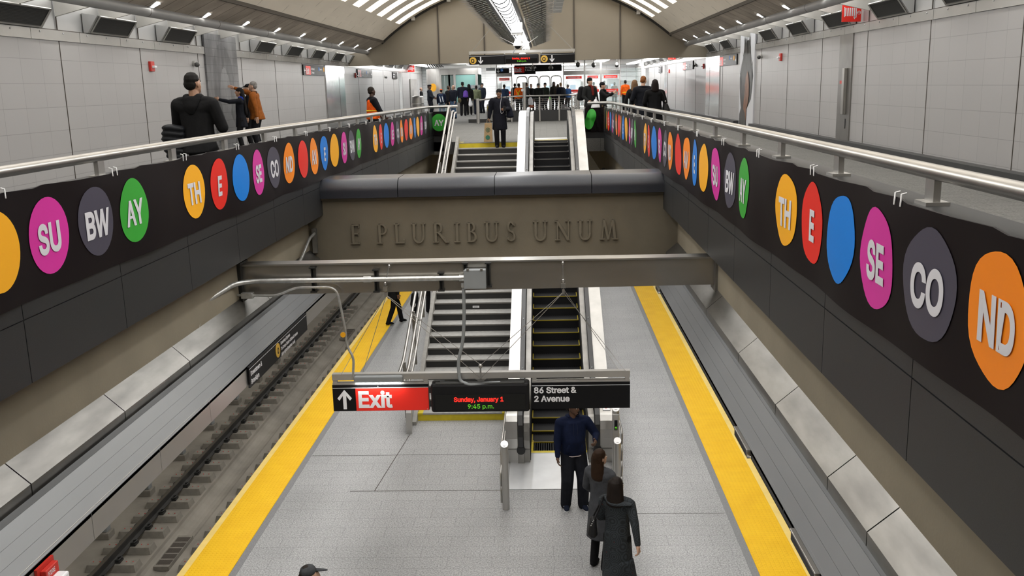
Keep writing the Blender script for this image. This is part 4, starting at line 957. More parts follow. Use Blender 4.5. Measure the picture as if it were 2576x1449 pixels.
for y, xo in ((33.5, WR - .066), (34.2, WR - .0665), (33.95, WR - .067)): b.add([(xo, y - .2, 7.3), (xo, y + .2, 7.3), (xo, y + (.05 if y > 33.7 else -.05), 7.93)], [(0, 1, 2)])
b.ob('dark_shape', ['art_hair'], o)
b = MB(); blob(b, WR, -1, 33.72, 6.05, .34, .62, .069, 0, 24, .10, 8); blob(b, WR, -1, 34.0, 5.35, .25, .55, .070, 0, 24, .08, 9); b.ob('brown_shape', ['art_brown'], o)
b = MB(); b.add([(WR - .072, 34.95, 4.80), (WR - .072, 33.75, 4.80), (WR - .072, 33.95, 5.25), (WR - .072, 34.5, 5.55), (WR - .072, 34.9, 5.2)], [(0, 1, 2, 3, 4)]); b.ob('lower_shape', ['art_hair'], o)
# stainless wall panels
def wall_plate(x, sgn, y0, y1, lab, seams=(), m='steel_mirror'):
    o = empty('steel_wall_panel', (x, (y0 + y1) / 2, ZM), lab, 'wall panel')
    b = MB(); b.box(*sorted((x, x + sgn * .03)), y0, y1, ZM + .1, 7.40); b.ob('sheet', [m], o)
    b = MB()
    for y in seams: b.box(*sorted((x + sgn * .03, x + sgn * .034)), y - .012, y + .012, ZM + .1, 7.40)
    if seams: b.ob('seam', ['joint_dark'], o)
    return o
wall_plate(WL, 1, 37.95, 41.5, 'wide stainless panel on the wall beside the black exit sign, above the orange-vest worker side', (40.4,))
wall_plate(WR, -1, 39.3, 42.6, 'wide shiny stainless panel between the two black exit signs, reflecting a blue screen', (41.6,))
wall_plate(WL, 1, 57.0, 58.0, 'narrow stainless strip on the far wall near the trash can'); wall_plate(WR, -1, 56.2, 57.4, 'narrow stainless strip with a dark pull plate on the far wall', (56.8,))
wall_plate(WR, -1, 66, 68.2, 'pair of far stainless strips near the end of the wall', (66.6, 67.6))
o = wall_plate(WR, -1, 22.45, 23.42, 'tall narrow stainless door panel with a long vertical handle', (), 'door_steel')
b = MB(); b.box(WR - .075, WR - .03, 22.72, 23.0, 5.55, 6.62); b.box(WR - .11, WR - .075, 22.72, 22.80, 5.55, 6.62); b.ob('handle', ['steel'], o, bevel=.008)
b = MB(); b.box(WR - .034, WR - .03, 23.12, 23.28, 6.26, 6.33); b.ob('red_label', ['alarm_red'], o)
b = MB(); b.box(WR - .036, WR - .03, 22.70, 22.76, 5.22, 5.45); b.ob('slot', ['black'], o)
# wall exit signs
def wall_sign(x, sgn, y0, y1, z0, z1, lab, parts):
    o = empty('wall_sign', (x, (y0 + y1) / 2, z0), lab, 'sign'); face = 'east' if sgn > 0 else 'west'
    b = MB(); b.box(*sorted((x + sgn * .002, x + sgn * .05)), y0, y1, z0, z1); b.ob('panel', ['sign_black'], o)
    L_ = y1 - y0
    for p in parts:
        u = p[1]; y = y0 + u * L_ if sgn > 0 else y1 - u * L_
        if p[0] == 'red':
            y2 = y0 + p[2] * L_ if sgn > 0 else y1 - p[2] * L_; b = MB(); b.box(*sorted((x + sgn * .05, x + sgn * .054)), *sorted((y, y2)), z0 + .02, z1 - .04); b.ob('red_field', ['sign_red'], o)
        elif p[0] == 'disc':
            b = MB(); b.tube([(x + sgn * .05, y, z0 + p[2]), (x + sgn * .056, y, z0 + p[2])], p[3], 16); b.ob('route_disc', [p[4]], o)
        elif p[0] == 'sq':
            b = MB(); b.box(*sorted((x + sgn * .05, x + sgn * .055)), y - p[3], y + p[3], z0 + p[2] - p[3], z0 + p[2] + p[3]); b.ob('blue_square', ['disc_blue'], o)
        elif p[0] == 'arrow':
            b = MB(); s = p[2] * (1 if sgn > 0 else -1); h = p[3]; zc = z0 + .17; xx = x + sgn * .055
            b.add([(xx, y - s * h / 2, zc - .02), (xx, y + s * h * .2, zc - .02), (xx, y + s * h * .2, zc + .02), (xx, y - s * h / 2, zc + .02)], [(0, 1, 2, 3)]); b.add([(xx, y + s * h * .05, zc - .10), (xx, y + s * h / 2, zc), (xx, y + s * h * .05, zc + .10), (xx, y + s * h * .18, zc)], [(0, 1, 2, 3)]); b.ob('arrow', ['sign_white'], o)
        else: text(p[0], p[2], (x + sgn * .0555, y, z0 + p[3]), face, 'sign_white', o, bold=p[2] * .03)
    return o
def exitset(a): return [('red', a, a + .22), ('Exit', a + .015, .30, .06), ('86 Street &', a + .24, .12, .20), ('2 Avenue', a + .24, .12, .07)]
wall_sign(WL, 1, 34.42, 37.7, 6.97, 7.345, 'black exit sign with a leftward arrow beside the stainless panel, nearer to the camera', [('arrow', .05, -1, .25)] + exitset(.10) + [('sq', .72, .24, .07), ('Elevator to', .75, .10, .21), ('disc', .965, .24, .09, 'disc_yel')])
wall_sign(WL, 1, 44.4, 48.1, 6.97, 7.345, 'black exit sign above the orange-vest worker, with a red alarm on its near side', exitset(.01) + [('sq', .60, .24, .07), ('Elevator to\nStreet', .63, .10, .21), ('arrow', .94, 1, .25)])
wall_sign(WL, 1, 54.6, 56.3, 6.97, 7.345, 'small dark sign high on the far wall, behind the policeman in a peaked cap', [('Downtown &\nBrooklyn', .1, .12, .21)])
wall_sign(WR, -1, 35.75, 39.2, 6.97, 7.36, 'black exit sign with a rightward arrow beside the tall dark-brushed panel', exitset(.0) + [('sq', .62, .27, .07), ('Elevator to', .65, .10, .22), ('disc', .86, .25, .09, 'disc_yel'), ('arrow', .95, 1, .25)])
wall_sign(WR, -1, 46.3, 49.6, 6.97, 7.37, 'black exit sign between the shiny stainless panel and the far red hose sign', [('arrow', .05, -1, .2)] + exitset(.06) + [('Elevator to\nStreet', .62, .10, .22)])
wall_sign(WR, -1, 58.6, 60.2, 6.97, 7.34, 'small dark sign high on the far wall beneath the last speaker boxes', [('Downtown &\nBrooklyn', .1, .12, .21)])
# fire alarms and small devices
def alarm(x, sgn, y, z, lab):
    o = empty('fire_alarm', (x, y, z), lab, 'fire alarm')
    b = MB(); b.box(*sorted((x, x + sgn * .06)), y - .10, y + .10, z - .11, z + .11); b.ob('body', ['alarm_red'], o, bevel=.01)
    b = MB(); b.box(*sorted((x + sgn * .06, x + sgn * .13)), y - .06, y + .06, z - .035, z + .015); b.ob('strobe', ['lens_white'], o, bevel=.01)
alarm(WL, 1, 21.1, 7.02, 'small red fire alarm with a white strobe, before the grey mosaic panel'); alarm(WL, 1, 44.0, 7.05, 'tiny red fire alarm beside the far black exit sign, above the orange-vest worker')
alarm(WR, -1, 29.2, 7.05, 'small red fire alarm between the steel door panel and the tall dark-brushed panel'); alarm(WR, -1, 43.3, 7.05, 'tiny red fire alarm just past the shiny stainless panel'); alarm(WR, -1, 55.2, 7.0, 'tiny red fire alarm below the far red hose sign')
def device(x, sgn, y, z, lab):
    o = empty('wall_camera', (x, y, z), lab, 'camera')
    b = MB(); b.tube([(x, y, z), (x + sgn * .06, y, z)], .07, 14); b.ob('base', ['steel_satin'], o)
    b = MB(); b.ell((x + sgn * .10, y, z - .03), (.07, .06, .06)); b.ob('dome', ['louver'], o)
device(WL, 1, 23.7, 7.14, 'small round camera on the tiled wall just before the grey mosaic panel'); device(WR, -1, 31.8, 7.15, 'small round camera on the wall just before the tall dark-brushed panel'); device(WR, -1, 45.6, 7.15, 'tiny round camera just before the farther black exit sign')
device(WL, 1, 52.0, 7.05, 'tiny round camera on the far wall left of the small dark sign')
# red hose signs sticking out of the walls
def hose(x0, x1, y, z0, z1, lab):
    o = empty('hose_sign', ((x0 + x1) / 2, y, z0), lab, 'sign'); w = x1 - x0; h = z1 - z0
    b = MB(); b.box(x0, x1, y, y + .03, z0, z1); b.ob('plate', ['sign_red'], o)
    b = MB(); b.box(x0, x1, y - .002, y + .032, z1 - h * .10, z1); b.ob('top_band', ['black'], o)
    b = MB()
    for k in range(5): b.box(x0 + w * (.15 + .115 * k), x0 + w * (.22 + .115 * k), y - .004, y, z0 + h * (.30 - .04 * (k == 4)), z0 + h * .74)
    b.box(x0 + w * .10, x0 + w * .14, y - .004, y, z0 + h * .26, z0 + h * .78); b.box(x0 + w * .72, x0 + w * .76, y - .004, y, z0 + h * .22, z0 + h * .80)
    b.box(x0 + w * .64, x0 + w * .68, y - .004, y, z0 + h * .14, z0 + h * .3); b.box(x0 + w * .60, x0 + w * .72, y - .004, y, z0 + h * .2, z0 + h * .23)
    for k in range(12):
        a, c = 2 * PI * k / 12, 2 * PI * (k + 1) / 12; cx, cz = x0 + w * .88, z0 + h * .47; r1, r2 = w * .07, w * .095
        b.add([(cx + r1 * math.cos(a), y - .004, cz + r1 * math.sin(a)), (cx + r2 * math.cos(a), y - .004, cz + r2 * math.sin(a)), (cx + r2 * math.cos(c), y - .004, cz + r2 * math.sin(c)), (cx + r1 * math.cos(c), y - .004, cz + r1 * math.sin(c))], [(0, 1, 2, 3)])
    b.box(x0 + w * .76, x0 + w * .96, y - .004, y, z0 + h * .46, z0 + h * .48); b.ob('hose_symbol', ['sign_white'], o)
hose(6.66, 7.08, 22.0, 7.62, 8.03, 'red hose-reel sign with white coil near the photo top, above the steel door panel'); hose(6.62, 7.06, 52.2, 7.58, 7.99, 'small far red hose-reel sign on the wall past the black exit signs'); hose(-8.74, -8.30, 60.5, 7.42, 7.85, 'small far red hose-reel sign on the mosaic panel wall, above the policeman')
# chandelier ---------------------------------------------------------------------
ch = empty('chandelier', (-.82, 25, 8.2), 'long ceiling chandelier of bright curved diffusers with rows of steel and glass fins', 'chandelier')
y = 6.0; k = 0
while y < 41.2:
    b = MB(); b.lathe((-.82, y, 8.02), [(.155, 0), (.155, .84)], 12, a0=0, a1=PI)
    b.v = [(-.82 + (p[0] + .82), y + (p[2] - 8.02), 8.02 - (p[1] - y)) for p in b.v]
    b.ob('diffuser', ['lamp_strip'], ch)
    b = MB(); b.tube(arc_pts((-.82, y + .87, 8.02), .16, PI, 2 * PI, 10), .014, 6); b.ob('hoop', ['black'], ch); y += .90
b = MB()
for x in (-1.08, -.60): b.box(x - .035, x + .035, 5.5, 41.5, 7.99, 8.09)
b.ob('side_rail', ['black'], ch)
b = MB(); b.box(-1.0, -.64, 5.5, 41.5, 8.09, 8.13); b.ob('top_pan', ['steel_dark'], ch)
for k in range(44):
    y = 11.2 + .70 * k
    for s in (-1, 1):
        xi, xo = -.82 + s * .32, -.82 + s * .86
        b = MB(); b.add([(xi, y - .25, 8.03), (xi, y + .25, 8.03), (xo, y + .25, 8.22), (xo, y - .25, 8.22), (xi, y - .25, 8.045), (xi, y + .25, 8.045), (xo, y + .25, 8.235), (xo, y - .25, 8.235)], [(3, 2, 1, 0), (4, 5, 6, 7), (0, 1, 5, 4), (1, 2, 6, 5), (2, 3, 7, 6), (3, 0, 4, 7)])
        b.add([(xi, y - .01, 8.02), (xo, y - .01, 8.20), (xo + s * .24, y, 8.275), (xo, y - .01, 8.26), (xi, y - .01, 8.07), (xi, y + .01, 8.02), (xo, y + .01, 8.20), (xo, y + .01, 8.26), (xi, y + .01, 8.07)], [(0, 1, 3, 4), (1, 2, 3), (8, 7, 6, 5), (7, 2, 6), (0, 5, 6, 1), (1, 6, 2), (3, 2, 7), (4, 3, 7, 8)], 1)
        for q in (.2, .8): b.ell((xi + (xo - xi) * q, y - .03, 8.0 + .2 * q), (.018, .018, .018), 6, 4, 1)
        b.ob('fin', ['fin_glass', 'steel_dark'], ch)
for k in range(4):
    b = MB(); yy = 9 + 10 * k; b.tube([(-.82, yy, 8.1), (-.82, yy, 10.75)], .02, 8); b.ob('hanger', ['steel'], ch)
for y, z, sc, lab in ((24.0, 7.80, 1, 'nearer white speaker box hung under the chandelier'), (33.5, 7.76, 1, 'farther white speaker box hung under the chandelier')):
    o = empty('ceiling_speaker', (-.69, y, z), lab, 'speaker'); b = MB(); b.box(-.83, -.55, y - .1, y + .12, z - .13, z + .13); b.ob('case', ['white_paint'], o, bevel=.02)
    b = MB(); b.box(-.84, -.54, y - .12, y + .14, z - .165, z - .14); b.ob('lower_bracket', ['steel'], o); b = MB(); b.tube([(-.69, y, z + .12), (-.69, y, 8.05)], .02, 8); b.ob('stem', ['steel'], o)
for x, y, z, lab in ((-.81, 28.5, 7.60, 'nearer white dome camera under the chandelier'), (-.78, 33.0, 7.42, 'farther white dome camera under the chandelier')):
    o = empty('dome_camera', (x, y, z), lab, 'camera'); b = MB(); b.lathe((x, y, z), [(.005, .16), (.05, .15), (.10, .08), (.14, -.02), (.14, -.05)], 16); b.ob('shade', ['white_paint'], o)
    b = MB(); b.ell((x, y, z - .06), (.09, .09, .08)); b.ob('lens', ['black'], o); b = MB(); b.tube([(x, y, z + .15), (x, y, 8.0)], .025, 8); b.ob('stem', ['white_paint'], o)
o = empty('reflection_plates', (.28, 32, 8.95), 'flat white square plates standing in for a reflection beside the chandelier under the vault crown', 'reflection stand-in')  # plates and rods put in for a likely mirrored reflection
b = MB()
for i in range(2):
    for j in range(4): b.box(-.04 + i * .33, .27 + i * .33, 29.4 + j * 1.4, 30.76 + j * 1.4, 8.93, 8.95)
b.ob('plates', ['white_paint'], o)
for x, y in ((0, 29.6), (.58, 29.6), (0, 34.8), (.58, 34.8)): b = MB(); b.tube([(x, y, 8.95), (x, y, 10.6)], .012, 6); b.ob('hanger', ['steel'], o)
# overhead sign with the route discs
s = empty('overhead_sign', (-.78, 32, 7.12), 'overhead sign row with two yellow Q discs, white down arrows and a message display', 'sign'); Y = 32
b = MB(); b.box(-2.54, .98, Y - .02, Y + .08, 7.47, 7.555); b.ob('crossbar', ['steel_satin'], s)
for x0, x1 in ((-2.54, -1.325), (-.165, .975)):
    b = MB(); b.box(x0, x1, Y - .03, Y + .05, 7.115, 7.43); pn = b.ob('panel', ['sign_black'], s)
    b = MB(); b.box(x0, x1, Y - .033, Y - .03, 7.385, 7.39); b.ob('white_line', ['sign_white'], pn)
    b = MB(); b.tube([(x0 + .13, Y - .03, 7.255), (x0 + .13, Y - .036, 7.255)], .115, 28); d = b.ob('route_disc', ['route_yellow'], pn)
    text('Q', .19, (x0 + .058, Y - .037, 7.187), 'cam', 'sign_black', d, bold=.004)
    b = MB(); arrow(b, x0 + .385, 7.255, Y - .035, .235, False); b.ob('arrow', ['sign_white'], pn)
    for x in (x0 + .03, x1 - .03): b = MB(); b.box(x - .02, x + .02, Y - .01, Y + .03, 7.42, 7.49); b.ob('hanger_frame', ['steel_satin'], s)
led(-.79, Y, 7.12, 7.41, 1.14, s)
for x in (-2.45, .90): rod([(x, Y, 7.55), (-.82 + (x + .82) * .55, Y - .5, 8.3)], .006, par=s)
b = MB(); b.tube([(-.78, Y, 7.55), (-.78, Y, 8.0)], .02, 8); b.ob('centre_hanger', ['steel'], s)
for dx in (-.7, .55): rod([(-.78, Y - .02, 7.62), (-.78 + dx, Y - .1, 7.98)], .012, 'brace', s)
rod(smooth_path([(-1.10, Y - .05, 7.41), (-1.02, Y - .06, 7.55), (-.98, Y - .06, 7.75), (-1.0, Y - .05, 7.95)], .1, 4), .014, 'cable', s, 'box_grey')
# ================================================================== concourse beyond the bulkhead
def far_light(x0, x1, y0, y1, lab): b = MB(); b.box(x0, x1, y0, y1, 7.80, 7.85); return b.ob('ceiling_light', ['lamp_far'], None, label=lab, cat='light')
gA, gB = 'bright strip light in the concourse ceiling above the lift and its queue', 'bright strip light in the concourse ceiling above the emergency gates'
for k in range(6):
    o = far_light(-5.1, -4.4, 46.5 + 3 * k, 48.6 + 3 * k, gA); o['group'] = 'strip lights above the lift queue'
    o = far_light(3.2, 3.9, 46.5 + 3 * k, 48.6 + 3 * k, gB); o['group'] = 'strip lights above the emergency gates'
far_light(-3.5, 3.0, 70.5, 71.5, 'added strip light brightening the white end wall').data.materials[0] = M('lamp_back_added'); far_light(-8.2, -7.6, 48, 66, 'added strip light over the far end of the mosaic panel wall'); far_light(6.2, 6.8, 48, 74, 'added strip light over the far end of the dark-brushed panel wall')  # three strips added to brighten the end wall and far concourse
# lift with curved steel corner
o = empty('lift', (-5.9, 60, ZM), 'stainless steel lift enclosure with a curved corner and greenish glass doors', 'lift')
b = MB(); pts = [(-7.6 + .9 - .9 * math.cos(a), 60 + .9 - .9 * math.sin(a)) for a in [PI / 2 * k / 8 for k in range(9)]] + [(-6.62, 60), (-6.62, 62.6), (-7.6, 62.6)]
b.prism(pts, ZM, 7.55, axis=2); b.ob('curved_wall', ['steel_satin'], o)
b = MB(); b.box(-6.62, -4.20, 59.95, 62.6, 7.17, 7.55); b.ob('header', ['steel'], o)
for x in (-6.62, -5.72, -4.34): b = MB(); b.box(x - .07, x + .07, 59.93, 60.1, ZM, 7.2); b.ob('door_frame', ['steel_satin'], o); b = MB(); b.box(-6.1, -6.02, 59.95, 60.05, ZM, 7.2); b.ob('door_edge', ['steel_satin'], o)
b = MB(); b.box(-5.66, -4.40, 59.98, 60.02, ZM + .7, 7.15); b.ob('glass_door', ['pane_green'], o); b = MB(); b.box(-6.55, -6.12, 59.98, 60.02, ZM + .1, 7.15); b.box(-6.0, -5.80, 59.98, 60.02, ZM + .1, 7.15); b.ob('side_glass', ['pane'], o)
b = MB(); b.box(-5.66, -4.40, 59.97, 60.03, ZM, ZM + .7); b.ob('kick_plate', ['steel_dark'], o)
b = MB(); b.box(-6.6, -4.2, 62.5, 62.6, ZM, 7.2); b.ob('rear_wall', ['glass_green'], o)
b = MB(); b.box(-4.88, -4.14, 59.90, 59.93, 6.30, 6.52); q = b.ob('rescue_sign', ['box_grey'], o); b = MB(); b.box(-4.86, -4.72, 59.89, 59.90, 6.33, 6.49); b.ob('blue_square', ['disc_blue'], q); text('Area of Rescue\nAssistance', .075, (-4.69, 59.885, 6.43), 'cam', 'sign_white', q)
o = empty('warning_disc', (-7.06, 59.4, 6.3), 'round yellow disc on an arm in front of the steel lift corner', 'disc'); b = MB(); b.tube([(-7.02, 59.4, 6.42), (-7.02, 59.36, 6.42)], .25, 24); b.v = [(-7.02 + (p[0] + 7.02) * .8, p[1], p[2]) for p in b.v]; b.ob('disc', ['disc_yel'], o, bevel=.02); b = MB(); b.tube([(-7.02, 59.42, 6.62), (-7.02, 59.5, 6.64), (-7.62, 60.7, 6.64)], .015, 6); b.ob('arm', ['steel'], o)
o = empty('trash_can', (-6.35, 47, ZM), 'large rounded stainless trash can beside the policeman', 'trash can'); b = MB(); b.lathe((-6.35, 47, ZM), [(.28, 0), (.29, .03), (.29, .86)], 24); b.ob('body', ['steel_satin'], o); b = MB(); b.lathe((-6.35, 47, ZM), [(.30, .88), (.30, 1.17), (.27, 1.24), (.0, 1.26)], 24); b.ob('lid', ['steel_satin'], o)
b = MB(); b.box(-8.78, -8.72, 61.5, 64.5, ZM, 7.0); struct('door_1', b, ['steel_dark'])
# far stair opening guarded by a granite upstand and wire railing
o = empty('stair_guard', (-.3, 44, ZM), 'wire railing with steel top tube on a dark granite upstand round the far stair opening', 'railing')
b = MB(); b.box(-1.60, 1.12, 44.0, 44.25, ZM, 5.28); b.box(.9, 1.12, 44.25, 56, ZM, 5.28); b.ob('upstand', ['granite_base'], o)
b = MB(); b.box(-3.6, -2.75, 43.8, 44.0, ZM, ZM + .16); b.ob('kerb', ['granite_base'], o)
b = MB(); b.tube(smooth_path([(-3.05, 43.5, 5.80), (-1.6, 43.9, 5.93), (1.0, 43.9, 5.93), (1.45, 45.5, 5.93), (1.5, 56, 5.93)], .5, 6), .04, 12); b.ob('top_tube', ['steel'], o)
for k in range(6): b = MB(); z = 5.34 + .09 * k; b.tube(smooth_path([(-1.6, 43.98, z), (1.02, 43.98, z), (1.45, 45.5, z), (1.5, 56, z)], .5, 5), .008, 6); b.ob('wire', ['steel'], o)
for x, y in ((-1.6, 43.95), (-.3, 43.95), (.6, 43.95), (1.2, 44.5), (1.46, 47), (1.5, 50)): b = MB(); b.box(x - .03, x + .03, y - .03, y + .03, ZM, 5.92); b.ob('post', ['steel_satin'], o)
def gpost(x, y, h, lab, disc=False):
    o = empty('guard_post', (x, y, ZM), lab, 'bollard'); b = MB(); b.tube([(x, y, ZM), (x, y, ZM + h)], .075, 16); b.ob('post', ['steel_satin'], o)
    b = MB(); b.tube([(x, y, ZM + h), (x, y, ZM + h + .02)], .078, 16); b.ob('cap', ['disc_end'], o)
    if disc: b = MB(); b.tube([(x - .06, y - .02, ZM + 1.42), (x - .10, y - .06, ZM + 1.42)], .06, 16); b.ob('white_disc', ['lens_white'], o)
gpost(-3.05, 42.4, 1.08, 'thick steel post behind the woman with the paper bag, near the far stair opening'); gpost(-.98, 43.3, 1.75, 'tall steel post with a white disc above the far escalator', True); gpost(1.45, 43.2, 1.2, 'thick steel post where the wire railing turns beyond the escalator')
o = empty('escalator', (-2.1, 44, ZM), 'far escalator going down beyond the stairs, its black handrails curving up', 'escalator')
for x in (-2.62, -1.72):
    b = MB(); b.box(x - .14, x + .14, 44.0, 48, ZM, 5.62); b.ob('balustrade', ['steel'], o, bevel=.08); b = MB(); b.tube(smooth_path([(x, 43.97, ZM + .25), (x, 43.8, ZM + .5), (x, 43.9, 5.72), (x, 48, 5.70)], .3, 6), .05, 10); b.ob('handrail', ['rubber'], o)
b = MB(); b.box(-2.48, -1.86, 43.5, 48, ZM, ZM + .02); b.ob('floor_plate', ['landing'], o); b = MB(); b.box(-2.72, -2.5, 43.97, 43.99, 5.3, 5.5); b.ob('yellow_label', ['paint_yellow'], o)
# gates and screens
def gate(x0, x1, lab, y=60):
    o = empty('emergency_gate', ((x0 + x1) / 2, y, ZM), lab, 'gate')
    for x in (x0, x1): b = MB(); b.box(x - .028, x + .028, y - .07, y + .07, ZM, 7.85); b.ob('post', ['steel_satin'], o)
    b = MB(); b.box(x0, x1, y - .08, y + .08, 6.98, 7.22); b.ob('header', ['steel'], o)
    for z in (7.3,): b = MB(); b.box(x0, x1, y - .02, y + .02, z, z + .03); b.ob('upper_rail', ['steel'], o)
    b = MB(); b.box(x0 + .07, x1 - .07, y - .01, y + .01, ZM + .1, 6.98); b.ob('glass', ['pane'], o)
    b = MB(); b.box(x0 + .15, x1 - .15, y - .05, y - .02, 6.74, 6.90); q = b.ob('sign_strip', ['sign_red'], o); text('EMERGENCY EXIT', .115, ((x0 + x1) / 2, y - .055, 6.775), 'cam', 'sign_white', q, align='CENTER', sx=.95 * min(1, (x1 - x0) / 1.35))
    b = MB(); b.box(x0 + .1, x1 - .1, y - .05, y - .02, 5.90, 6.07); q = b.ob('push_bar', ['sign_red'], o); text('Use for Emergency Exit', .08, ((x0 + x1) / 2, y - .055, 5.95), 'cam', 'sign_white', q, align='CENTER', sx=.9 * min(1, (x1 - x0) / 1.2))
    b = MB()
    for z in (ZM + .2, 5.3, 5.6): b.box(x0, x1, y - .02, y + .02, z, z + .03)
    b.ob('lower_rail', ['steel'], o)
gate(1.12, 2.40, 'emergency exit gate nearest the arched turnstiles'); gate(2.46, 3.42, 'middle emergency exit gate, behind the man in the black beanie'); gate(3.48, 4.62, 'emergency exit gate behind the woman photographing, beside the far wall'); gate(-3.06, -2.12, 'emergency exit gate on the lift side of the turnstiles')
o = empty('glass_screen', (5.3, 60, ZM), 'glass screen with horizontal steel rails between gates and far wall', 'screen'); b = MB(); b.box(4.7, 6.0, 59.99, 60.01, ZM + .1, 7.3); b.ob('glass', ['pane'], o)
for z in np.arange(5.0, 7.4, .3): b = MB(); b.tube([(4.65, 60, z), (6.0, 60, z)], .012, 6); b.ob('rail', ['steel'], o)
b = MB(); b.box(5.95, 6.1, 59.9, 60.1, ZM, 7.85); b.ob('post', ['white_paint'], o)
for k in range(4):
    x0 = -1.87 + .74 * k; o = empty('turnstile', (x0 + .34, 62, ZM), 'arched turnstile frame in front of the fare area, %s from the lift side' % ORD[k], 'turnstile')
    b = MB(); b.tube(smooth_path([(x0, 62, ZM), (x0, 62, 6.97), (x0 + .66, 62, 6.97), (x0 + .66, 62, ZM)], .22, 6), .035, 10); b.ob('arch', ['steel_satin'], o)
    b = MB(); b.box(x0 + .58, x0 + .74, 61.6, 63.0, ZM, 5.85); b.ob('cabinet', ['steel_satin'], o, bevel=.03); b = MB(); b.box(x0 + .62, x0 + .70, 61.59, 61.6, 5.5, 5.62); b.ob('reader', ['led_green'], o)
def machine(x, w, lab, scr=True, red=False):
    o = empty('ticket_machine', (x, 75, ZM), lab, 'ticket machine'); b = MB(); b.box(x - w / 2, x + w / 2, 74.6, 75.6, ZM, 6.75); b.ob('cabinet', ['box_grey'], o, bevel=.03)
    b = MB(); b.box(x - w * .28, x + w * .1, 74.58, 74.6, 6.0, 6.36); b.ob('screen', ['screen'], o); b = MB(); b.box(x - w / 2, x + w / 2, 74.57, 74.6, 5.55, 5.7); b.ob('strip', ['sign_red'], o)
machine(-2.9, 1.1, 'grey ticket machine with a blue-white screen by the lift side gate'); machine(-1.3, 1.1, 'grey ticket machine seen through the first turnstile arches'); machine(.3, 1.2, 'grey ticket machine seen through the last turnstile arches'); machine(2.2, 1.1, 'grey ticket machine with a bright screen behind the gate nearest the turnstiles'); machine(5.3, .9, 'dark unit on the end wall behind the glass screen')
# concourse signs
s = empty('hanging_sign', (-.4, 50, 7.05), 'black hanging sign with red Exit block and street name below the overhead Q sign', 'sign')
b = MB(); b.box(-1.64, .84, 50, 50.06, 7.10, 7.44); pn = b.ob('panel', ['sign_black'], s); b = MB(); b.box(-1.63, -1.10, 49.985, 50, 7.06, 7.36); q = b.ob('red_field', ['sign_red'], s); text('Exit', .29, (-1.62, 49.98, 7.11), 'cam', 'sign_white', q, bold=.008, sx=.9); b = MB(); b.box(-1.64, -.52, 49.99, 50.05, 6.98, 7.1); b.ob('lower_panel', ['sign_black'], s)
text('86 Street &', .135, (-1.07, 49.985, 7.28), 'cam', 'sign_white', pn, bold=.004); text('2 Avenue', .135, (-1.07, 49.985, 7.14), 'cam', 'sign_white', pn, bold=.004)
for x in (-1.3, .5): b = MB(); b.tube([(x, 50.03, 7.4), (x, 50.03, 7.85)], .012, 6); b.ob('hanger', ['steel'], s)
s = empty('hanging_sign', (-2.5, 56, 7.15), 'small black hanging sign with a down arrow and blue wheelchair symbol', 'sign'); b = MB(); b.box(-2.90, -2.13, 56, 56.05, 7.13, 7.42); pn = b.ob('panel', ['sign_black'], s); b = MB(); arrow(b, -2.77, 7.27, 55.99, .22, False); b.ob('arrow', ['sign_white'], pn); b = MB(); b.box(-2.62, -2.48, 55.99, 56, 7.24, 7.38); q = b.ob('blue_square', ['disc_blue'], pn)
b = MB(); b.tube(arc_pts((-2.55, 55.985, 7.29), .035, -2.4, 1.2, 10), .008, 6); b.tube([(-2.56, 55.985, 7.36), (-2.555, 55.985, 7.30), (-2.52, 55.985, 7.30), (-2.505, 55.985, 7.265)], .008, 6); b.ob('wheelchair', ['sign_white'], q)
b = MB(); b.tube([(-2.5, 56.02, 7.4), (-2.5, 56.02, 7.85)], .012, 6); b.ob('hanger', ['steel'], s)
s = empty('hanging_sign', (-3.27, 58, 7.3), 'tiny grey hanging sign between lift and wheelchair sign', 'sign'); b = MB(); b.box(-3.60, -3.05, 58, 58.05, 7.33, 7.5); b.ob('panel', ['box_grey'], s); b = MB(); b.tube([(-3.3, 58.02, 7.5), (-3.3, 58.02, 7.85)], .012, 6); b.ob('hanger', ['steel'], s)
for x, y, z, lab in ((1.55, 46, 7.42, 'grey dome camera hanging beside the overhead Q sign, above the turnstiles'), (2.35, 47, 7.40, 'grey dome camera hanging above the middle emergency gate'), (3.55, 48, 7.40, 'grey dome camera hanging above the gate by the far wall'), (-.62, 46.5, 7.32, 'grey dome camera hanging beneath the far message display'), (.25, 46, 7.3, 'grey dome camera hanging under the second yellow Q disc')):
    o = empty('dome_camera', (x, y, z), lab, 'camera'); b = MB(); b.tube([(x, y, z), (x, y, 7.85)], .02, 8); b.ob('stem', ['steel'], o); b = MB(); b.lathe((x, y, z - .12), [(.03, .14), (.10, .08), (.12, 0)], 14); b.ob('shade', ['steel_satin'], o); b = MB(); b.ell((x, y, z - .13), (.09, .09, .10)); b.ob('lens', ['louver'], o)
o = empty('cable_tray', (-6.2, 52, 7.6), 'dark cluster of cables and ducts under the ceiling before the lift', 'cables')
for k in range(7): b = MB(); b.tube(smooth_path([(-7.3 + k * .13, 59, 7.85), (-7.25 + k * .14, 59, 7.72), (-7.25 + k * .15, 59.6, 7.66)], .1, 3), .035, 6); b.ob('cable', ['black_pipe'], o)
b = MB(); b.box(-6.2, -4.3, 54, 55, 7.65, 7.8); b.ob('duct', ['steel_dark'], o)
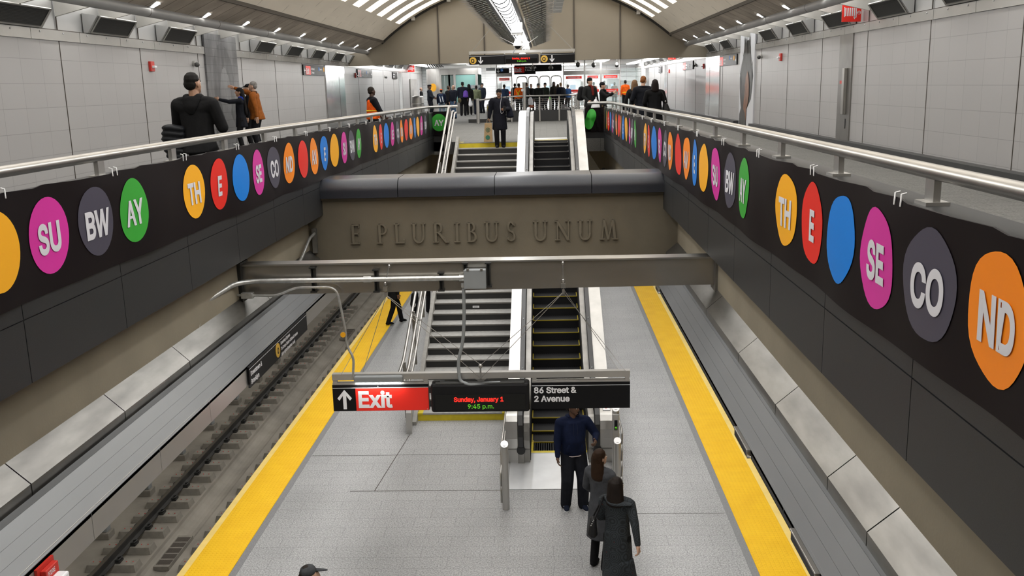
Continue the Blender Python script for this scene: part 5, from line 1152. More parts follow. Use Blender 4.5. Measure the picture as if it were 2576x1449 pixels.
# ================================================================== people
def V(*a): return Vector(a)
def hullmesh(items):
    """items: list of groups; each group is a list of (centre, radii) ellipsoids joined by a convex hull"""
    bm = bmesh.new()
    for grp in items:
        vs = []
        for c, r in grp:
            if not isinstance(r, (tuple, list)): r = (r, r, r)
            for i in range(7):
                th = PI * i / 6
                for k in range(10 if 0 < i < 6 else 1):
                    ph = 2 * PI * k / 10; vs.append(bm.verts.new((c[0] + r[0] * math.sin(th) * math.cos(ph), c[1] + r[1] * math.sin(th) * math.sin(ph), c[2] + r[2] * math.cos(th))))
        g = bmesh.ops.convex_hull(bm, input=vs)
        bad = list({e for e in g['geom_interior'] + g['geom_unused'] if isinstance(e, bmesh.types.BMVert) and e.is_valid})
        if bad: bmesh.ops.delete(bm, geom=bad, context='VERTS')
    me = bpy.data.meshes.new('tmp'); bm.to_mesh(me); bm.free(); return me
def fuse(items, vox, smooth=3):
    o = bpy.data.objects.new('tmp', hullmesh(items))
    m = o.modifiers.new('r', 'REMESH'); m.mode = 'VOXEL'; m.voxel_size = vox; m.use_smooth_shade = True
    s = o.modifiers.new('s', 'SMOOTH'); s.factor = .5; s.iterations = smooth
    return bake(o)
def ik(S, T, l1, l2, hint):
    S, T = Vector(S), Vector(T); d = T - S; L = min(d.length, (l1 + l2) * .995); n = d.normalized(); T = S + n * L
    a = (l1 * l1 - l2 * l2 + L * L) / (2 * L); h = math.sqrt(max(0, l1 * l1 - a * a)); hv = Vector(hint); hv = (hv - n * hv.dot(n)).normalized()
    return S + n * a + hv * h, T
def hand(E, W, side, curl, point=False):
    w = (W - E).normalized(); inward = V(-side, -.15, 0); n = (inward - w * inward.dot(w)).normalized(); s = w.cross(n).normalized()
    if s.dot(V(0, -1, 0.3)) < 0: s = -s
    g = [[(W, .024), (W + w * .03, .030)], [(W + w * .02 + s * .018, .018), (W + w * .02 - s * .018, .018), (W + w * .085 + s * .030, .013), (W + w * .085 - s * .030, .012)]]
    for i, (o_, l) in enumerate(((.030, .070), (.010, .080), (-.010, .074), (-.029, .058))):
        c = curl * (0.15 if (point and i == 0) else 1); p0 = W + w * .085 + s * o_; d1 = (w * math.cos(c) + n * math.sin(c)); p1 = p0 + d1 * l * .5; d2 = (w * math.cos(2.1 * c) + n * math.sin(2.1 * c)); p2 = p1 + d2 * l * .5
        g += [[(p0, .0095), (p1, .009)], [(p1, .009), (p2, .0075)]]
    t0 = W + w * .025 + s * .028; t1 = t0 + (s * .75 + w * .6 + n * .25).normalized() * .042; t2 = t1 + (w * .9 + s * .15 + n * .3).normalized() * .034
    g += [[(t0, .013), (t1, .0105)], [(t1, .0105), (t2, .0085)]]
    return g
PMAT = {}
def cloth(c, rough=.8):
    k = tuple(round(x, 4) for x in c)
    if k not in PMAT:
        nm = 'cloth_%d' % len(PMAT); mat(nm, c, rough, 0, .18, 14, .25, 45, spec=.12); PMAT[k] = nm
    return PMAT[k]
SKIN = {'dark': (.10, .048, .026), 'brown': (.20, .098, .055), 'tan': (.36, .20, .125), 'fair': (.52, .32, .225), 'deep': (.055, .028, .018)}
for k, c in SKIN.items(): mat('skin_' + k, c, .5, 0, .06, 30)
mat('eye_white', (.75, .73, .70), .3); mat('eye_dark', (.02, .012, .008), .25); mat('lips', (.30, .12, .10), .5)
def person(loc, rz, h, label, skin='fair', hair=None, hairc=(.02, .015, .012), top=(.02, .02, .022), pants=(.02, .02, .022), shoes=(.02, .02, .02), lh=(.25, -.04, .80), rh=(-.25, -.04, .80),
           la=(.10, .02, .08), ra=(-.10, .0, .08), lean=0., yaw=0., pitch=0., coat=0., fat=1.0, hat=None, hatc=(.02, .02, .02), hood=None, vox=.011, curl=.35, lpoint=False, shirt=None, sole=None, face=True, scarf=None,
           belly=0., group=None, collar=None, puff=1., baggy=1.):
    o = empty('person', loc, label, 'person', group, math.radians(rz)); s = h / 1.75
    R = Matrix.Translation(loc) @ Matrix.Rotation(math.radians(rz), 4, 'Z') @ Matrix.Scale(s, 4)
    lm = Matrix.Translation((0, 0, .95)) @ Matrix.Rotation(lean, 4, 'X') @ Matrix.Translation((0, 0, -.95))      # positive leans forward (towards -y)
    T = lambda x, y, z: lm @ V(x, y, z)
    hm = Matrix.Translation(T(0, .0, 1.50)) @ Matrix.Rotation(yaw, 4, 'Z') @ Matrix.Rotation(lean * .4 + pitch, 4, 'X') @ Matrix.Translation((0, 0, -1.50))
    HD = lambda x, y, z: hm @ V(x, y, z)
    def out(name, items, v, m, sm=3, label_=None):
        me = fuse(items, v / s, sm); me.transform(R); me.materials.append(M(m)); q = put(name, me, o)
        if label_: q['label'] = label_
        return q
    f = fat
    # torso, limbs
    sh = {1: T(.175 * f, .01, 1.42), -1: T(-.175 * f, .01, 1.42)}; hp = {1: V(.09, 0, .93), -1: V(-.09, 0, .93)}
    EL, HA = {}, {}
    for sd, hd in ((1, lh), (-1, rh)): EL[sd], HA[sd] = ik(sh[sd], hd, .285, .255, (sd * .55, .75, -.45))
    KN, AN = {}, {}
    for sd, an in ((1, la), (-1, ra)): KN[sd], AN[sd] = ik(hp[sd], an, .44, .43, (sd * .1, -1, 0))
    body = [[(HD(0, .012, 1.645), (.074, .095, .098)), (HD(0, -.02, 1.60), (.064, .075, .08))], [(HD(0, -.035, 1.60), (.058, .058, .05)), (HD(0, -.052, 1.545), (.036, .038, .03))],
            [(HD(0, -.098, 1.605), (.014, .016, .012)), (HD(0, -.085, 1.645), (.010, .012, .012))], [(HD(.078, .012, 1.61), (.010, .02, .032))], [(HD(-.078, .012, 1.61), (.010, .02, .032))],
            [(HD(0, .008, 1.56), (.052, .055, .05)), (T(0, .015, 1.44), (.062, .058, .05))], [(T(0, .0, 1.36), (.15 * f, .085, .09)), (T(0, 0, 1.12), (.125 * f, .08 * f, .08))], [(T(0, 0, 1.10), (.12 * f, .08, .08)), (V(0, 0, .95), (.14, .09, .09))]]
    for sd in (1, -1):
        body += [[(sh[sd] + V(-sd * .015, 0, -.035), .045), (EL[sd], .034)], [(EL[sd], .034), (HA[sd], .023)], [(hp[sd], .075), (KN[sd], .045)], [(KN[sd], .045), (AN[sd], .03)], [(AN[sd], .03), (AN[sd] + V(0, -.10, -.05), (.03, .05, .02))]]
        body += hand(EL[sd], HA[sd], sd, curl, lpoint and sd == 1)
    out('body', body, vox * .7, 'skin_' + skin, 2)
    # jacket
    j = [[(T(0, .0, 1.37), (.175 * f, .115, .085)), (T(0, -.01 - belly * .5, 1.14), (.158 * f, .12 * f + belly, .08))], [(T(0, -.01 - belly * .5, 1.14), (.158 * f, .12 * f + belly, .08)), (V(0, 0, .93), (.175 * f, .125 * f + belly * .3, .06))],
         [(T(.15 * f, .01, 1.425), .062), (T(-.15 * f, .01, 1.425), .062), (T(0, .02, 1.475), (.07, .065, .03))]]
    for sd in (1, -1):
        w_ = (HA[sd] - EL[sd]).normalized(); su = sh[sd] + V(0, 0, -.022); j += [[(su, .068 * f * puff), (T(sd * .07, .01, 1.36), (.09, .105, .11))], [(su, .068 * f * puff), (EL[sd], .056 * f * puff)], [(EL[sd], .054 * f * puff), (HA[sd] - w_ * .015, .042 * puff)]]
    if coat:
        j += [[(V(0, 0, 1.0), (.172 * f, .13 * f, .08)), (V((AN[1].x + AN[-1].x) * .35, (AN[1].y + AN[-1].y) * .35, coat + .03), (.20 * f, .165 * f, .03))]]
    out('jacket', j, vox, cloth(top), 9)
    if collar: out('collar', [[(T(0, .02, 1.46), (.085, .08, .02)), (T(0, .02, 1.50), (.075, .075, .02))]], vox, cloth(collar), 2)
    if shirt: out('shirt_hem', [[(V(0, 0, .895), (.168 * f, .12 * f, .035))]], vox, cloth(shirt), 2)
    # trousers
    t = [[(V(0, 0, .97), (.152 * f, .105 * f, .07)), (V(.085, 0, .89), .092), (V(-.085, 0, .89), .092)]]
    for sd in (1, -1): t += [[(hp[sd] + V(0, 0, -.02), .098 * f), (KN[sd], .070 * f * baggy)], [(KN[sd], .070 * f * baggy), (AN[sd] + V(0, 0, -.02), .060 * f * baggy)]]
    out('trousers', t, vox, cloth(pants), 3)
    for sd in (1, -1):
        a = AN[sd]; d = V(sd * .02, -.17, 0)
        out('shoe', [[(V(a.x, a.y + .03, a.z - .035), (.042, .045, .035)), (V(a.x + d.x * .6, a.y + d.y * .6, a.z - .045), (.045, .06, .03)), (V(a.x, a.y, a.z), (.040, .045, .04))], [(V(a.x + d.x * .5, a.y - .06, a.z - .05), (.046, .07, .022)), (V(a.x + d.x, a.y - .13, a.z - .055), (.036, .04, .02))]], vox * .8, cloth(shoes), 2)
        if sole: out('sole', [[(V(a.x, a.y + .03, a.z - .075), (.046, .05, .012)), (V(a.x + d.x, a.y - .13, a.z - .075), (.042, .045, .012))]], vox * .6, cloth(sole), 1)
    # hair and headgear
    hm_ = cloth(hairc, .6)
    if hair == 'short': out('hair', [[(HD(0, .025, 1.668), (.080, .095, .085))], [(HD(0, .055, 1.62), (.074, .06, .07))]], vox * .8, hm_, 2)
    elif hair == 'bald': out('hair', [[(HD(0, .06, 1.60), (.076, .055, .05))]], vox * .8, hm_, 2)
    elif hair == 'long': out('hair', [[(HD(0, .02, 1.665), (.086, .10, .088))], [(HD(0, .05, 1.64), (.088, .085, .09)), (HD(0, .075, 1.47), (.098, .06, .06))], [(HD(.07, .03, 1.60), (.03, .05, .06)), (HD(.075, .03, 1.48), (.03, .05, .05))], [(HD(-.07, .03, 1.60), (.03, .05, .06)), (HD(-.075, .03, 1.48), (.03, .05, .05))]], vox * .8, hm_, 3)
    elif hair == 'verylong': out('hair', [[(HD(0, .02, 1.665), (.086, .10, .088))], [(HD(0, .05, 1.64), (.085, .085, .09)), (T(0, .11, 1.40), (.10, .05, .05))], [(T(0, .11, 1.42), (.10, .05, .06)), (T(0, .14, 1.08), (.085, .045, .06))]], vox * .8, hm_, 3)
    elif hair == 'bob': out('hair', [[(HD(0, .02, 1.665), (.088, .102, .09))], [(HD(0, .045, 1.63), (.092, .088, .09)), (HD(0, .05, 1.53), (.096, .075, .04))]], vox * .8, hm_, 3)
    if hat == 'beanie': out('beanie', [[(HD(0, .018, 1.685), (.088, .105, .080)), (HD(0, .02, 1.655), (.089, .107, .03))]], vox * .8, cloth(hatc), 2)
    elif hat == 'cap': out('cap', [[(HD(0, .018, 1.69), (.086, .104, .06))], [(HD(0, -.08, 1.675), (.07, .03, .012)), (HD(0, -.15, 1.66), (.055, .02, .008))]], vox * .8, cloth(hatc), 2)
    elif hat == 'peaked': out('peaked_cap', [[(HD(0, .0, 1.735), (.115, .125, .022)), (HD(0, .01, 1.70), (.088, .104, .03))], [(HD(0, -.09, 1.68), (.07, .03, .01)), (HD(0, -.14, 1.66), (.05, .015, .008))]], vox * .8, cloth(hatc), 2)
    if hood == 'up': out('hood', [[(HD(0, .04, 1.665), (.10, .10, .10)), (HD(0, .07, 1.55), (.10, .085, .08))], [(HD(0, .05, 1.58), (.10, .09, .06)), (T(0, .05, 1.45), (.12, .09, .04))]], vox, cloth(top), 3)
    elif hood: out('hood', [[(T(0, .075, 1.465), (.115, .05, .030)), (T(0, .115, 1.38), (.085, .032, .05)), (T(0, .11, 1.32), (.05, .02, .03))], [(T(.07, .03, 1.485), (.045, .075, .035))], [(T(-.07, .03, 1.485), (.045, .075, .035))]], vox, cloth(hood if isinstance(hood, tuple) else top), 3)
    if scarf: out('scarf', [[(T(0, -.01, 1.49), (.085, .085, .035))], [(T(.02, -.09, 1.47), (.05, .04, .03)), (T(.03, -.14, 1.22), (.05, .025, .05))]], vox, cloth(scarf), 3)
    if face:
        def small(name, c, r, m):
            b = MB()
            for p in c: b.ell(p, r, 8, 6)
            me = b.mesh(name, [m]); me.transform(R @ hm @ Matrix.Identity(4)); return put(name, me, o)
        for sd in (1, -1):
            e_ = small('eye', [(sd * .029, -.073, 1.632)], (.012, .010, .006), 'eye_white'); b = MB(); b.ell((sd * .029, -.0805, 1.632), (.006, .004, .005), 8, 5); me = b.mesh('iris', ['eye_dark']); me.transform(R @ hm); put('iris', me, e_)
        small('mouth', [(0, -.084, 1.557)], (.020, .007, .006), 'lips')
        b = MB()
        for sd in (1, -1): b.tube([(sd * .014, -.078, 1.650), (sd * .030, -.075, 1.654), (sd * .046, -.062, 1.650)], .0042, 5)
        me = b.mesh('eyebrows', [hm_ if hairc else 'eye_dark']); me.transform(R @ hm); put('eyebrows', me, o)
    o['h'] = h
    P = lambda x, y, z: R @ V(x, y, z)
    return o, dict(P=P, R=R, T=T, HD=HD, HA={k: R @ v for k, v in HA.items()}, EL=EL, out=out, s=s)
def soft(name, items, vox, m, label=None, cat=None, parent=None, sm=3, group=None):
    me = fuse(items, vox, sm); me.materials.append(M(m)); return put(name, me, parent, label, cat, group)
BLK = (.010, .010, .011); NAVY = (.009, .014, .035); CHAR = (.045, .047, .05)
# --- platform ---------------------------------------------------------------
p, q = person((.33, 13.42, 0), 12, 1.76, 'man in a navy hooded sweatshirt and dark jeans pointing, standing by the escalator', 'dark', 'short', top=(.006, .010, .030), pants=(.013, .014, .019), shoes=(.012, .016, .03), sole=(.6, .6, .6),
              lh=(.27, -.27, 1.17), rh=(-.27, -.10, .86), la=(.14, -.02, .08), ra=(-.12, .04, .08), yaw=.75, pitch=.05, fat=1.16, hat='beanie', hatc=(.012, .014, .02), hood=(.006, .010, .030), vox=.009, curl=.5, lpoint=True, shirt=(.62, .52, .52), belly=.03, baggy=1.22)
b = MB()
for sx_ in (-.025, .025): b.tube([q['P'](sx_, -.135, 1.42), q['P'](sx_ * 1.2, -.15, 1.33), q['P'](sx_ * 1.3, -.155, 1.24)], .004, 6)
b.ob('drawstrings', [cloth((.02, .025, .05))], p)
q['out']('pocket', [[(V(.09, -.135, 1.08), (.03, .03, .03)), (V(-.09, -.135, 1.08), (.03, .03, .03)), (V(.12, -.13, .99), (.03, .03, .03)), (V(-.12, -.13, .99), (.03, .03, .03))]], .01, cloth((.006, .010, .030)))
q['out']('beard', [[(q['HD'](0, -.066, 1.545), (.038, .028, .022))], [(q['HD'](0, -.094, 1.572), (.026, .010, .006))]], .006, cloth((.012, .009, .008)), 1)
for sd, a in ((1, (.14, -.02, .08)), (-1, (-.12, .04, .08))):
    b = MB(); x = a[0] + sd * .046
    for k in range(3): b.tube([q['P'](x, a[1] - .03 - .02 * k, .065), q['P'](x, a[1] - .045 - .02 * k, .03)], .006, 5)
    b.ob('white_stripes', ['sign_white'], p)
p, q = person((.64, 11.62, 0), 150, 1.70, 'woman with long brown hair in a grey coat, seen from behind beside the guard post', 'fair', 'bob', hairc=(.030, .016, .009), top=(.065, .068, .075), pants=BLK, shoes=BLK, coat=.45, vox=.010, lh=(.20, -.22, .98), rh=(-.20, -.2, 1.0), yaw=-.5, fat=.98, ra=(-.10, .08, .08))
q['out']('long_hair', [[(q['HD'](0, .05, 1.60), (.09, .075, .06)), (q['T'](0, .085, 1.36), (.105, .045, .06))]], .01, cloth((.030, .016, .009), .6))
def pattern_mat():
    m, nt, b = nodes('patterned_coat'); L = nt.links; g = nt.nodes.new('ShaderNodeTexCoord'); v = nt.nodes.new('ShaderNodeTexVoronoi'); v.inputs['Scale'].default_value = 7.5; L.new(g.outputs['Object'], v.inputs['Vector'])
    s = mth(nt, 'SINE', mth(nt, 'MULTIPLY', v.outputs['Distance'], 40.)); r = nt.nodes.new('ShaderNodeValToRGB'); e = r.color_ramp.elements; e[0].position = .25; e[0].color = (.008, .010, .012, 1); e[1].position = .75; e[1].color = (.022, .029, .034, 1)
    L.new(mth(nt, 'ADD', mth(nt, 'MULTIPLY', s, .5), .5), r.inputs[0])
    mx = nt.nodes.new('ShaderNodeMix'); mx.data_type = 'RGBA'; c = nt.nodes.new('ShaderNodeMapRange'); L.new(v.outputs['Distance'], c.inputs[0]); c.inputs[1].default_value = .085; c.inputs[2].default_value = .05; L.new(c.outputs[0], mx.inputs[0]); L.new(r.outputs[0], mx.inputs[6]); mx.inputs[7].default_value = (.075, .016, .014, 1)
    L.new(mx.outputs[2], b.inputs['Base Color']); b.inputs['Roughness'].default_value = .85; MATS['patterned_coat'] = m
pattern_mat()
PMAT[(.0111, .0111, .0111)] = 'patterned_coat'
p, q = person((.80, 10.8, 0), 158, 1.66, 'woman in a long dark patterned coat with one arm out, nearest the photo bottom', 'fair', 'bob', hairc=(.014, .010, .008), top=(.0111, .0111, .0111), pants=BLK, shoes=BLK, coat=.30, vox=.009, lh=(.14, -.24, 1.05), rh=(-.38, .26, .85), yaw=-.5, fat=1.05, la=(.09, .18, .09), ra=(-.10, -.12, .08), curl=.6)
q['out']('long_hair', [[(q['HD'](0, .035, 1.655), (.104, .105, .085)), (q['T'](0, .095, 1.41), (.125, .06, .05))]], .01, cloth((.014, .010, .008), .6))
q['out']('wide_collar', [[(q['T'](.12, .06, 1.47), (.05, .05, .012)), (q['T'](-.20, .10, 1.44), (.04, .05, .012)), (q['T'](0, .14, 1.42), (.08, .03, .02))]], .009, 'patterned_coat')
q['out']('coat_flare', [[(V(-.05, .02, .60), (.19, .15, .05)), (V(.05, .18, .24), (.12, .08, .02)), (V(-.08, -.02, .30), (.20, .16, .02))]], .011, 'patterned_coat')
X, Yb, Z = .50, 10.78, 1.02
hb = soft('handbag', [[((X, Yb, Z + .06), (.05, .11, .06)), ((X - .01, Yb, Z - .08), (.075, .15, .06))]], .010, cloth((.014, .014, .015), .4), 'black leather handbag with a studded strap hanging at the patterned-coat woman', 'handbag')
b = MB(); b.tube(smooth_path([(X + .01, Yb - .07, Z + .10), (X + .10, Yb - .02, Z + .30), (X + .14, Yb, Z + .42), (X + .10, Yb + .05, Z + .30), (X + .01, Yb + .07, Z + .10)], .1, 5), .010, 8); b.ob('strap', [cloth((.014, .014, .015), .4)], hb)
b = MB()
for k in range(6): b.ell((X - .03 + .012 * k, Yb - .10 + .01 * k, Z + .05 + .018 * k), (.009, .009, .009), 8, 5)
b.ob('studs', ['steel'], hb)
person((-2.47, 8.55, 0), 170, 1.72, 'person in a dark grey cap at the photo bottom, only the cap in view', 'fair', 'short', top=CHAR, pants=BLK, shoes=BLK, hat='cap', hatc=(.045, .047, .05), yaw=-.9, vox=.011, face=False)
person((-4.30, 25.1, 0), 120, 1.74, 'person in black on the yellow strip, cut off by the steel cross beam', 'brown', 'short', top=BLK, pants=(.008, .008, .009), shoes=(.008, .008, .008), la=(.06, -.22, .08), ra=(-.08, .24, .10), coat=.72, fat=1.05, lh=(.3, -.2, .9))
person((-3.45, 26.4, 0), 165, 1.72, 'person in black behind the stair railing, carrying a black bag with a white mark', 'brown', 'short', top=BLK, pants=BLK, shoes=BLK, rh=(-.3, 0, .78), lh=(.35, 0, .78))
hb = soft('tote_bag', [[((-3.88, 26.2, .60), (.10, .05, .03)), ((-3.84, 26.2, .08), (.13, .09, .07)), ((-3.93, 26.2, .30), (.10, .09, .05))]], .014, cloth((.010, .010, .011)), 'black bag with a white mark hanging beside the stair railing, far down the platform', 'bag')
b = MB(); b.tube(smooth_path([(-3.95, 26.10, .36), (-3.90, 26.09, .30), (-3.93, 26.09, .24), (-3.86, 26.09, .26), (-3.85, 26.09, .34)], .03, 4), .012, 6); b.ob('white_mark', ['sign_white'], hb)
b = MB(); b.tube(smooth_path([(-3.95, 26.2, .58), (-3.85, 26.2, .80), (-3.78, 26.2, .58)], .05, 4), .012, 6); b.ob('handle', [cloth((.010, .010, .011))], hb)
# --- on the stairs -------------------------------------------------------------
zs = ZM - ri
p, q = person((-1.38, 27.98, zs), 2, 1.70, 'woman in a long black puffer coat, beanie and glasses on the top step', 'brown', None, top=(.0075, .008, .012), pants=(.008, .008, .009), shoes=(.015, .015, .015), lh=(.17, -.27, 1.15), rh=(-.33, -.02, .84), la=(.10, .0, .08), ra=(-.09, -.03, .08), coat=.52, fat=1.16, puff=1.25, hat='beanie', hatc=BLK, hood=(.016, .014, .013), vox=.010, curl=.7, yaw=-.1)
q['out']('fur_trim', [[(q['T'](.13, .06, 1.47), (.05, .06, .04)), (q['T'](.05, .13, 1.47), (.05, .04, .04))], [(q['T'](-.13, .06, 1.47), (.05, .06, .04)), (q['T'](-.05, .13, 1.47), (.05, .04, .04))]], .012, cloth((.075, .055, .04)), 2)
b = MB()
for sd in (1, -1):
    c = [q['R'] @ (Matrix.Translation((0, 0, 0)) @ q['HD'](sd * .031 + .022 * math.cos(a), -.098, 1.632 + .016 * math.sin(a))) for a in [2 * PI * k / 14 for k in range(15)]]
    b.tube(c, .0025, 5)
b.tube([q['R'] @ q['HD'](-.01, -.10, 1.634), q['R'] @ q['HD'](.01, -.10, 1.634)], .0025, 5); b.ob('glasses', ['black'], p)
b = MB(); b.tube(smooth_path([q['R'] @ q['HD'](.075, -.0, 1.60), q['P'](.06, -.13, 1.42), q['P'](.03, -.16, 1.25), q['P'](.05, -.17, 1.02), q['P'](.12, -.2, 1.05), q['P'](.15, -.27, 1.13)], .06, 4), .004, 5); b.ob('earphone_cable', ['sign_white'], p)
b = MB(); hx = q['HA'][1]; b.cbox((hx.x - .005, hx.y - .085, hx.z + .03), (.075, .012, .14)); b.ob('phone', ['black'], None, label='dark phone held by the woman on the top step', cat='phone', bevel=.004)
hx = q['HA'][-1]; cx, cy, cz = hx.x - .02, hx.y - .02, hx.z - .14
b = MB(); b.hexa([(cx - .15, cy - .07, cz - .55), (cx + .11, cy - .07, cz - .55), (cx - .15, cy + .07, cz - .55), (cx + .11, cy + .07, cz - .55), (cx - .11, cy - .06, cz), (cx + .10, cy - .06, cz), (cx - .11, cy + .03, cz), (cx + .10, cy + .03, cz)])
pb = b.ob('paper_bag', ['kraft'], None, label='brown paper shopping bag with green round prints held by the woman on the stairs', cat='bag', bevel=.006)
b = MB()
for k in range(1): b.tube([(cx - .03, cy - .078, cz - .42), (cx - .03, cy - .071, cz - .42)], .065, 20)
b.ob('green_disc', ['bag_green'], pb)
b = MB(); b.tube([(cx - .02 + .06 * math.cos(a), cy - .072, cz - .20 + .06 * math.sin(a)) for a in [2 * PI * k / 16 for k in range(17)]], .006, 5); b.tube([(cx - .02 + .025 * math.cos(a), cy - .072, cz - .20 + .025 * math.sin(a)) for a in [2 * PI * k / 10 for k in range(11)]], .008, 5); b.ob('ring_print', ['bag_green'], pb)
b = MB(); b.tube(smooth_path([(cx - .06, cy - .05, cz), (cx - .03, cy - .03, cz + .10), (cx + .03, cy - .03, cz + .10), (cx + .06, cy - .05, cz)], .04, 4), .006, 6); b.ob('handle', ['kraft'], pb)
hb = soft('shoulder_bag', [[((-1.08, 28.0, 5.78), (.07, .10, .05)), ((-1.07, 28.0, 5.53), (.12, .12, .06))]], .012, cloth((.010, .011, .018)), 'dark shoulder bag at the hip of the woman on the top step', 'bag')
b = MB(); b.tube(smooth_path([(-1.08, 28.0, 5.80), (-1.10, 28.02, 6.0), (-1.16, 28.0, 6.09)], .05, 3), .012, 6); b.ob('strap', [cloth((.010, .011, .018))], hb)
# --- walkway by the mosaic panel -------------------------------------------------
p, q = person((-4.10, 11.0, ZM), 172, 1.87, 'tall man in a black hooded jacket seen from behind, nearest on the walkway', 'tan', 'short', hairc=(.010, .009, .008), top=(.0085, .0085, .009), pants=(.010, .010, .012), shoes=BLK, lh=(.22, -.28, 1.02), rh=(-.16, -.26, 1.16), hood=(.0085, .0085, .009), fat=1.16, vox=.010, yaw=-.25, coat=.86)
b = MB(); b.hexa([q['P'](.10, .13, .83), q['P'](.06, .13, .83), q['P'](.10, .14, .83), q['P'](.06, .14, .83), q['P'](.10, .13, .93), q['P'](.06, .13, .93), q['P'](.10, .14, .93), q['P'](.06, .14, .93)]); b.ob('phone', ['sign_white'], None, label='white phone sticking from the back pocket of the tall man in black', cat='phone')
it = []
for k in range(6): it.append([((-4.40 - .03 * math.sin(k * .6), 10.93, 6.02 - .065 * k), (.10 - .006 * k, .10, .042)), ((-4.26, 10.92, 6.0 - .065 * k), (.05, .08, .04))])
soft('folded_jacket', it, .012, cloth((.013, .014, .016), .45), 'dark quilted jacket draped over the arm of the tall man in black', 'jacket', sm=1)
p, q = person((-8.12, 25.0, ZM), -75, 1.76, 'woman with long black hair and a bright blue hood at the grey mosaic panel', 'tan', 'verylong', hairc=(.008, .007, .007), top=(.010, .011, .015), pants=BLK, shoes=BLK, hood=(.012, .035, .30), coat=.70, vox=.011, lh=(.2, -.5, 1.45), yaw=.1)
p, q = person((-7.85, 25.55, ZM), -88, 1.92, 'grey-haired man in an orange-brown jacket reaching out to touch the grey mosaic panel', 'fair', 'short', hairc=(.22, .21, .20), top=(.27, .085, .016), pants=(.010, .010, .012), shoes=BLK, rh=(-.05, -.72, 1.66), lh=(.24, .06, .83), fat=1.14, vox=.010, curl=.12, collar=(.10, .05, .025), coat=.80, lean=.10, belly=.03)
person((-8.30, 26.35, ZM), -80, 1.86, 'man in a flat black cap and red glasses half hidden behind the man in orange-brown', 'fair', 'short', top=BLK, pants=BLK, shoes=BLK, hat='cap', hatc=BLK, vox=.012)
p, q = person((-4.40, 24.0, ZM), 118, 1.69, 'worker in an orange and yellow safety vest standing by the railing', 'deep', 'short', top=(.010, .011, .014), pants=BLK, shoes=BLK, lh=(.20, -.26, .98), rh=(-.22, -.26, .96), fat=1.22, yaw=.25, vox=.011, belly=.04)
vest_items = [[(V(0, .0, 1.36), (.20, .14, .08)), (V(0, -.02, 1.14), (.205, .175, .08))], [(V(0, -.02, 1.14), (.205, .175, .08)), (V(0, 0, .93), (.225, .175, .05))]]
vv = q['out']('safety_vest', vest_items, .011, cloth((.80, .11, .012)), 3)
for z in (1.02, 1.13): q['out']('yellow_stripe', [[(V(0, -.012, z), (.232, .197, .024))]], .009, cloth((.75, .70, .03)), 1)
b = MB(); c = q['R'] @ (q['EL'][1] * .45 + V(.175 * 1.22, .01, 1.42) * .55); b.tube([c + V(.045, -.055, 0), c + V(.05, -.062, 0)], .045, 14); b.ob('shoulder_patch', ['disc_end'], p)
# --- walkway by the brushed panel -------------------------------------------------
person((2.52, 27.2, ZM), 178, 1.71, 'woman with wavy light brown hair in black, left of the red-haired man', 'fair', 'long', hairc=(.16, .095, .05), top=BLK, pants=(.015, .02, .035), shoes=BLK, coat=.75, vox=.012, yaw=-.3, rh=(-.3, 0, .85), lh=(.33, -.02, .85))
person((2.58, 25.5, ZM), 190, 1.80, 'red-haired man in a dark coat looking down beside the woman with the shoulder bag', 'fair', 'short', hairc=(.20, .075, .025), top=(.010, .011, .015), pants=BLK, shoes=BLK, coat=.70, fat=1.14, vox=.011, yaw=-.5, pitch=.3, lh=(.2, -.25, 1.05), rh=(-.2, -.25, 1.05))
p, q = person((2.78, 24.5, ZM), 176, 1.70, 'dark-haired woman in a black coat with a bag on her shoulder, seen from behind', 'fair', 'long', hairc=(.014, .010, .009), top=(.0075, .0075, .008), pants=BLK, shoes=BLK, coat=.60, fat=1.12, vox=.011, yaw=.1, lh=(.2, -.2, 1.0), rh=(-.24, -.15, .95))
hb = soft('handbag', [[((3.05, 24.42, 5.84), (.06, .09, .04)), ((3.07, 24.42, 5.70), (.10, .15, .07))]], .012, cloth((.012, .012, .012), .4), 'black handbag on a long strap beside the dark-haired woman at the railing', 'handbag')
b = MB(); b.tube(smooth_path([(3.04, 24.36, 5.86), (3.0, 24.36, 6.05), (2.93, 24.42, 6.19), (2.98, 24.5, 6.05), (3.04, 24.48, 5.86)], .06, 4), .010, 6); b.ob('strap', [cloth((.012, .012, .012), .4)], hb); b = MB(); b.ell((3.03, 24.33, 5.92), (.02, .02, .025)); b.ob('buckle', ['steel'], hb)
p, q = person((1.52, 33, ZM), 32, 1.83, 'man in a black beanie, dark jacket and red scarf beside the escalator top', 'fair', 'short', hat='beanie', hatc=BLK, top=(.016, .017, .017), pants=BLK, shoes=BLK, scarf=(.13, .018, .014), coat=.80, fat=1.08, vox=.011, yaw=.25, lh=(.24, -.15, .85), rh=(-.2, -.2, 1.0))
soft('backpack', [[((1.24, 33.22, 6.27), (.11, .13, .06)), ((1.20, 33.22, 5.93), (.14, .15, .10))]], .014, cloth((.010, .010, .011)), 'black backpack on the back of the man in the black beanie', 'backpack')
hb = soft('plastic_bag', [[((1.70, 32.75, 5.84), (.06, .06, .05)), ((1.70, 32.75, 5.68), (.15, .11, .08)), ((1.68, 32.75, 5.35), (.20, .14, .14))]], .014, 'plastic_bag', 'white plastic carrier bag held by the man in the black beanie', 'bag')
b = MB(); b.tube(smooth_path([(1.68, 32.75, 5.84), (1.72, 32.78, 5.98), (1.73, 32.75, 5.84)], .03, 3), .010, 6); b.ob('handles', ['plastic_bag'], hb)
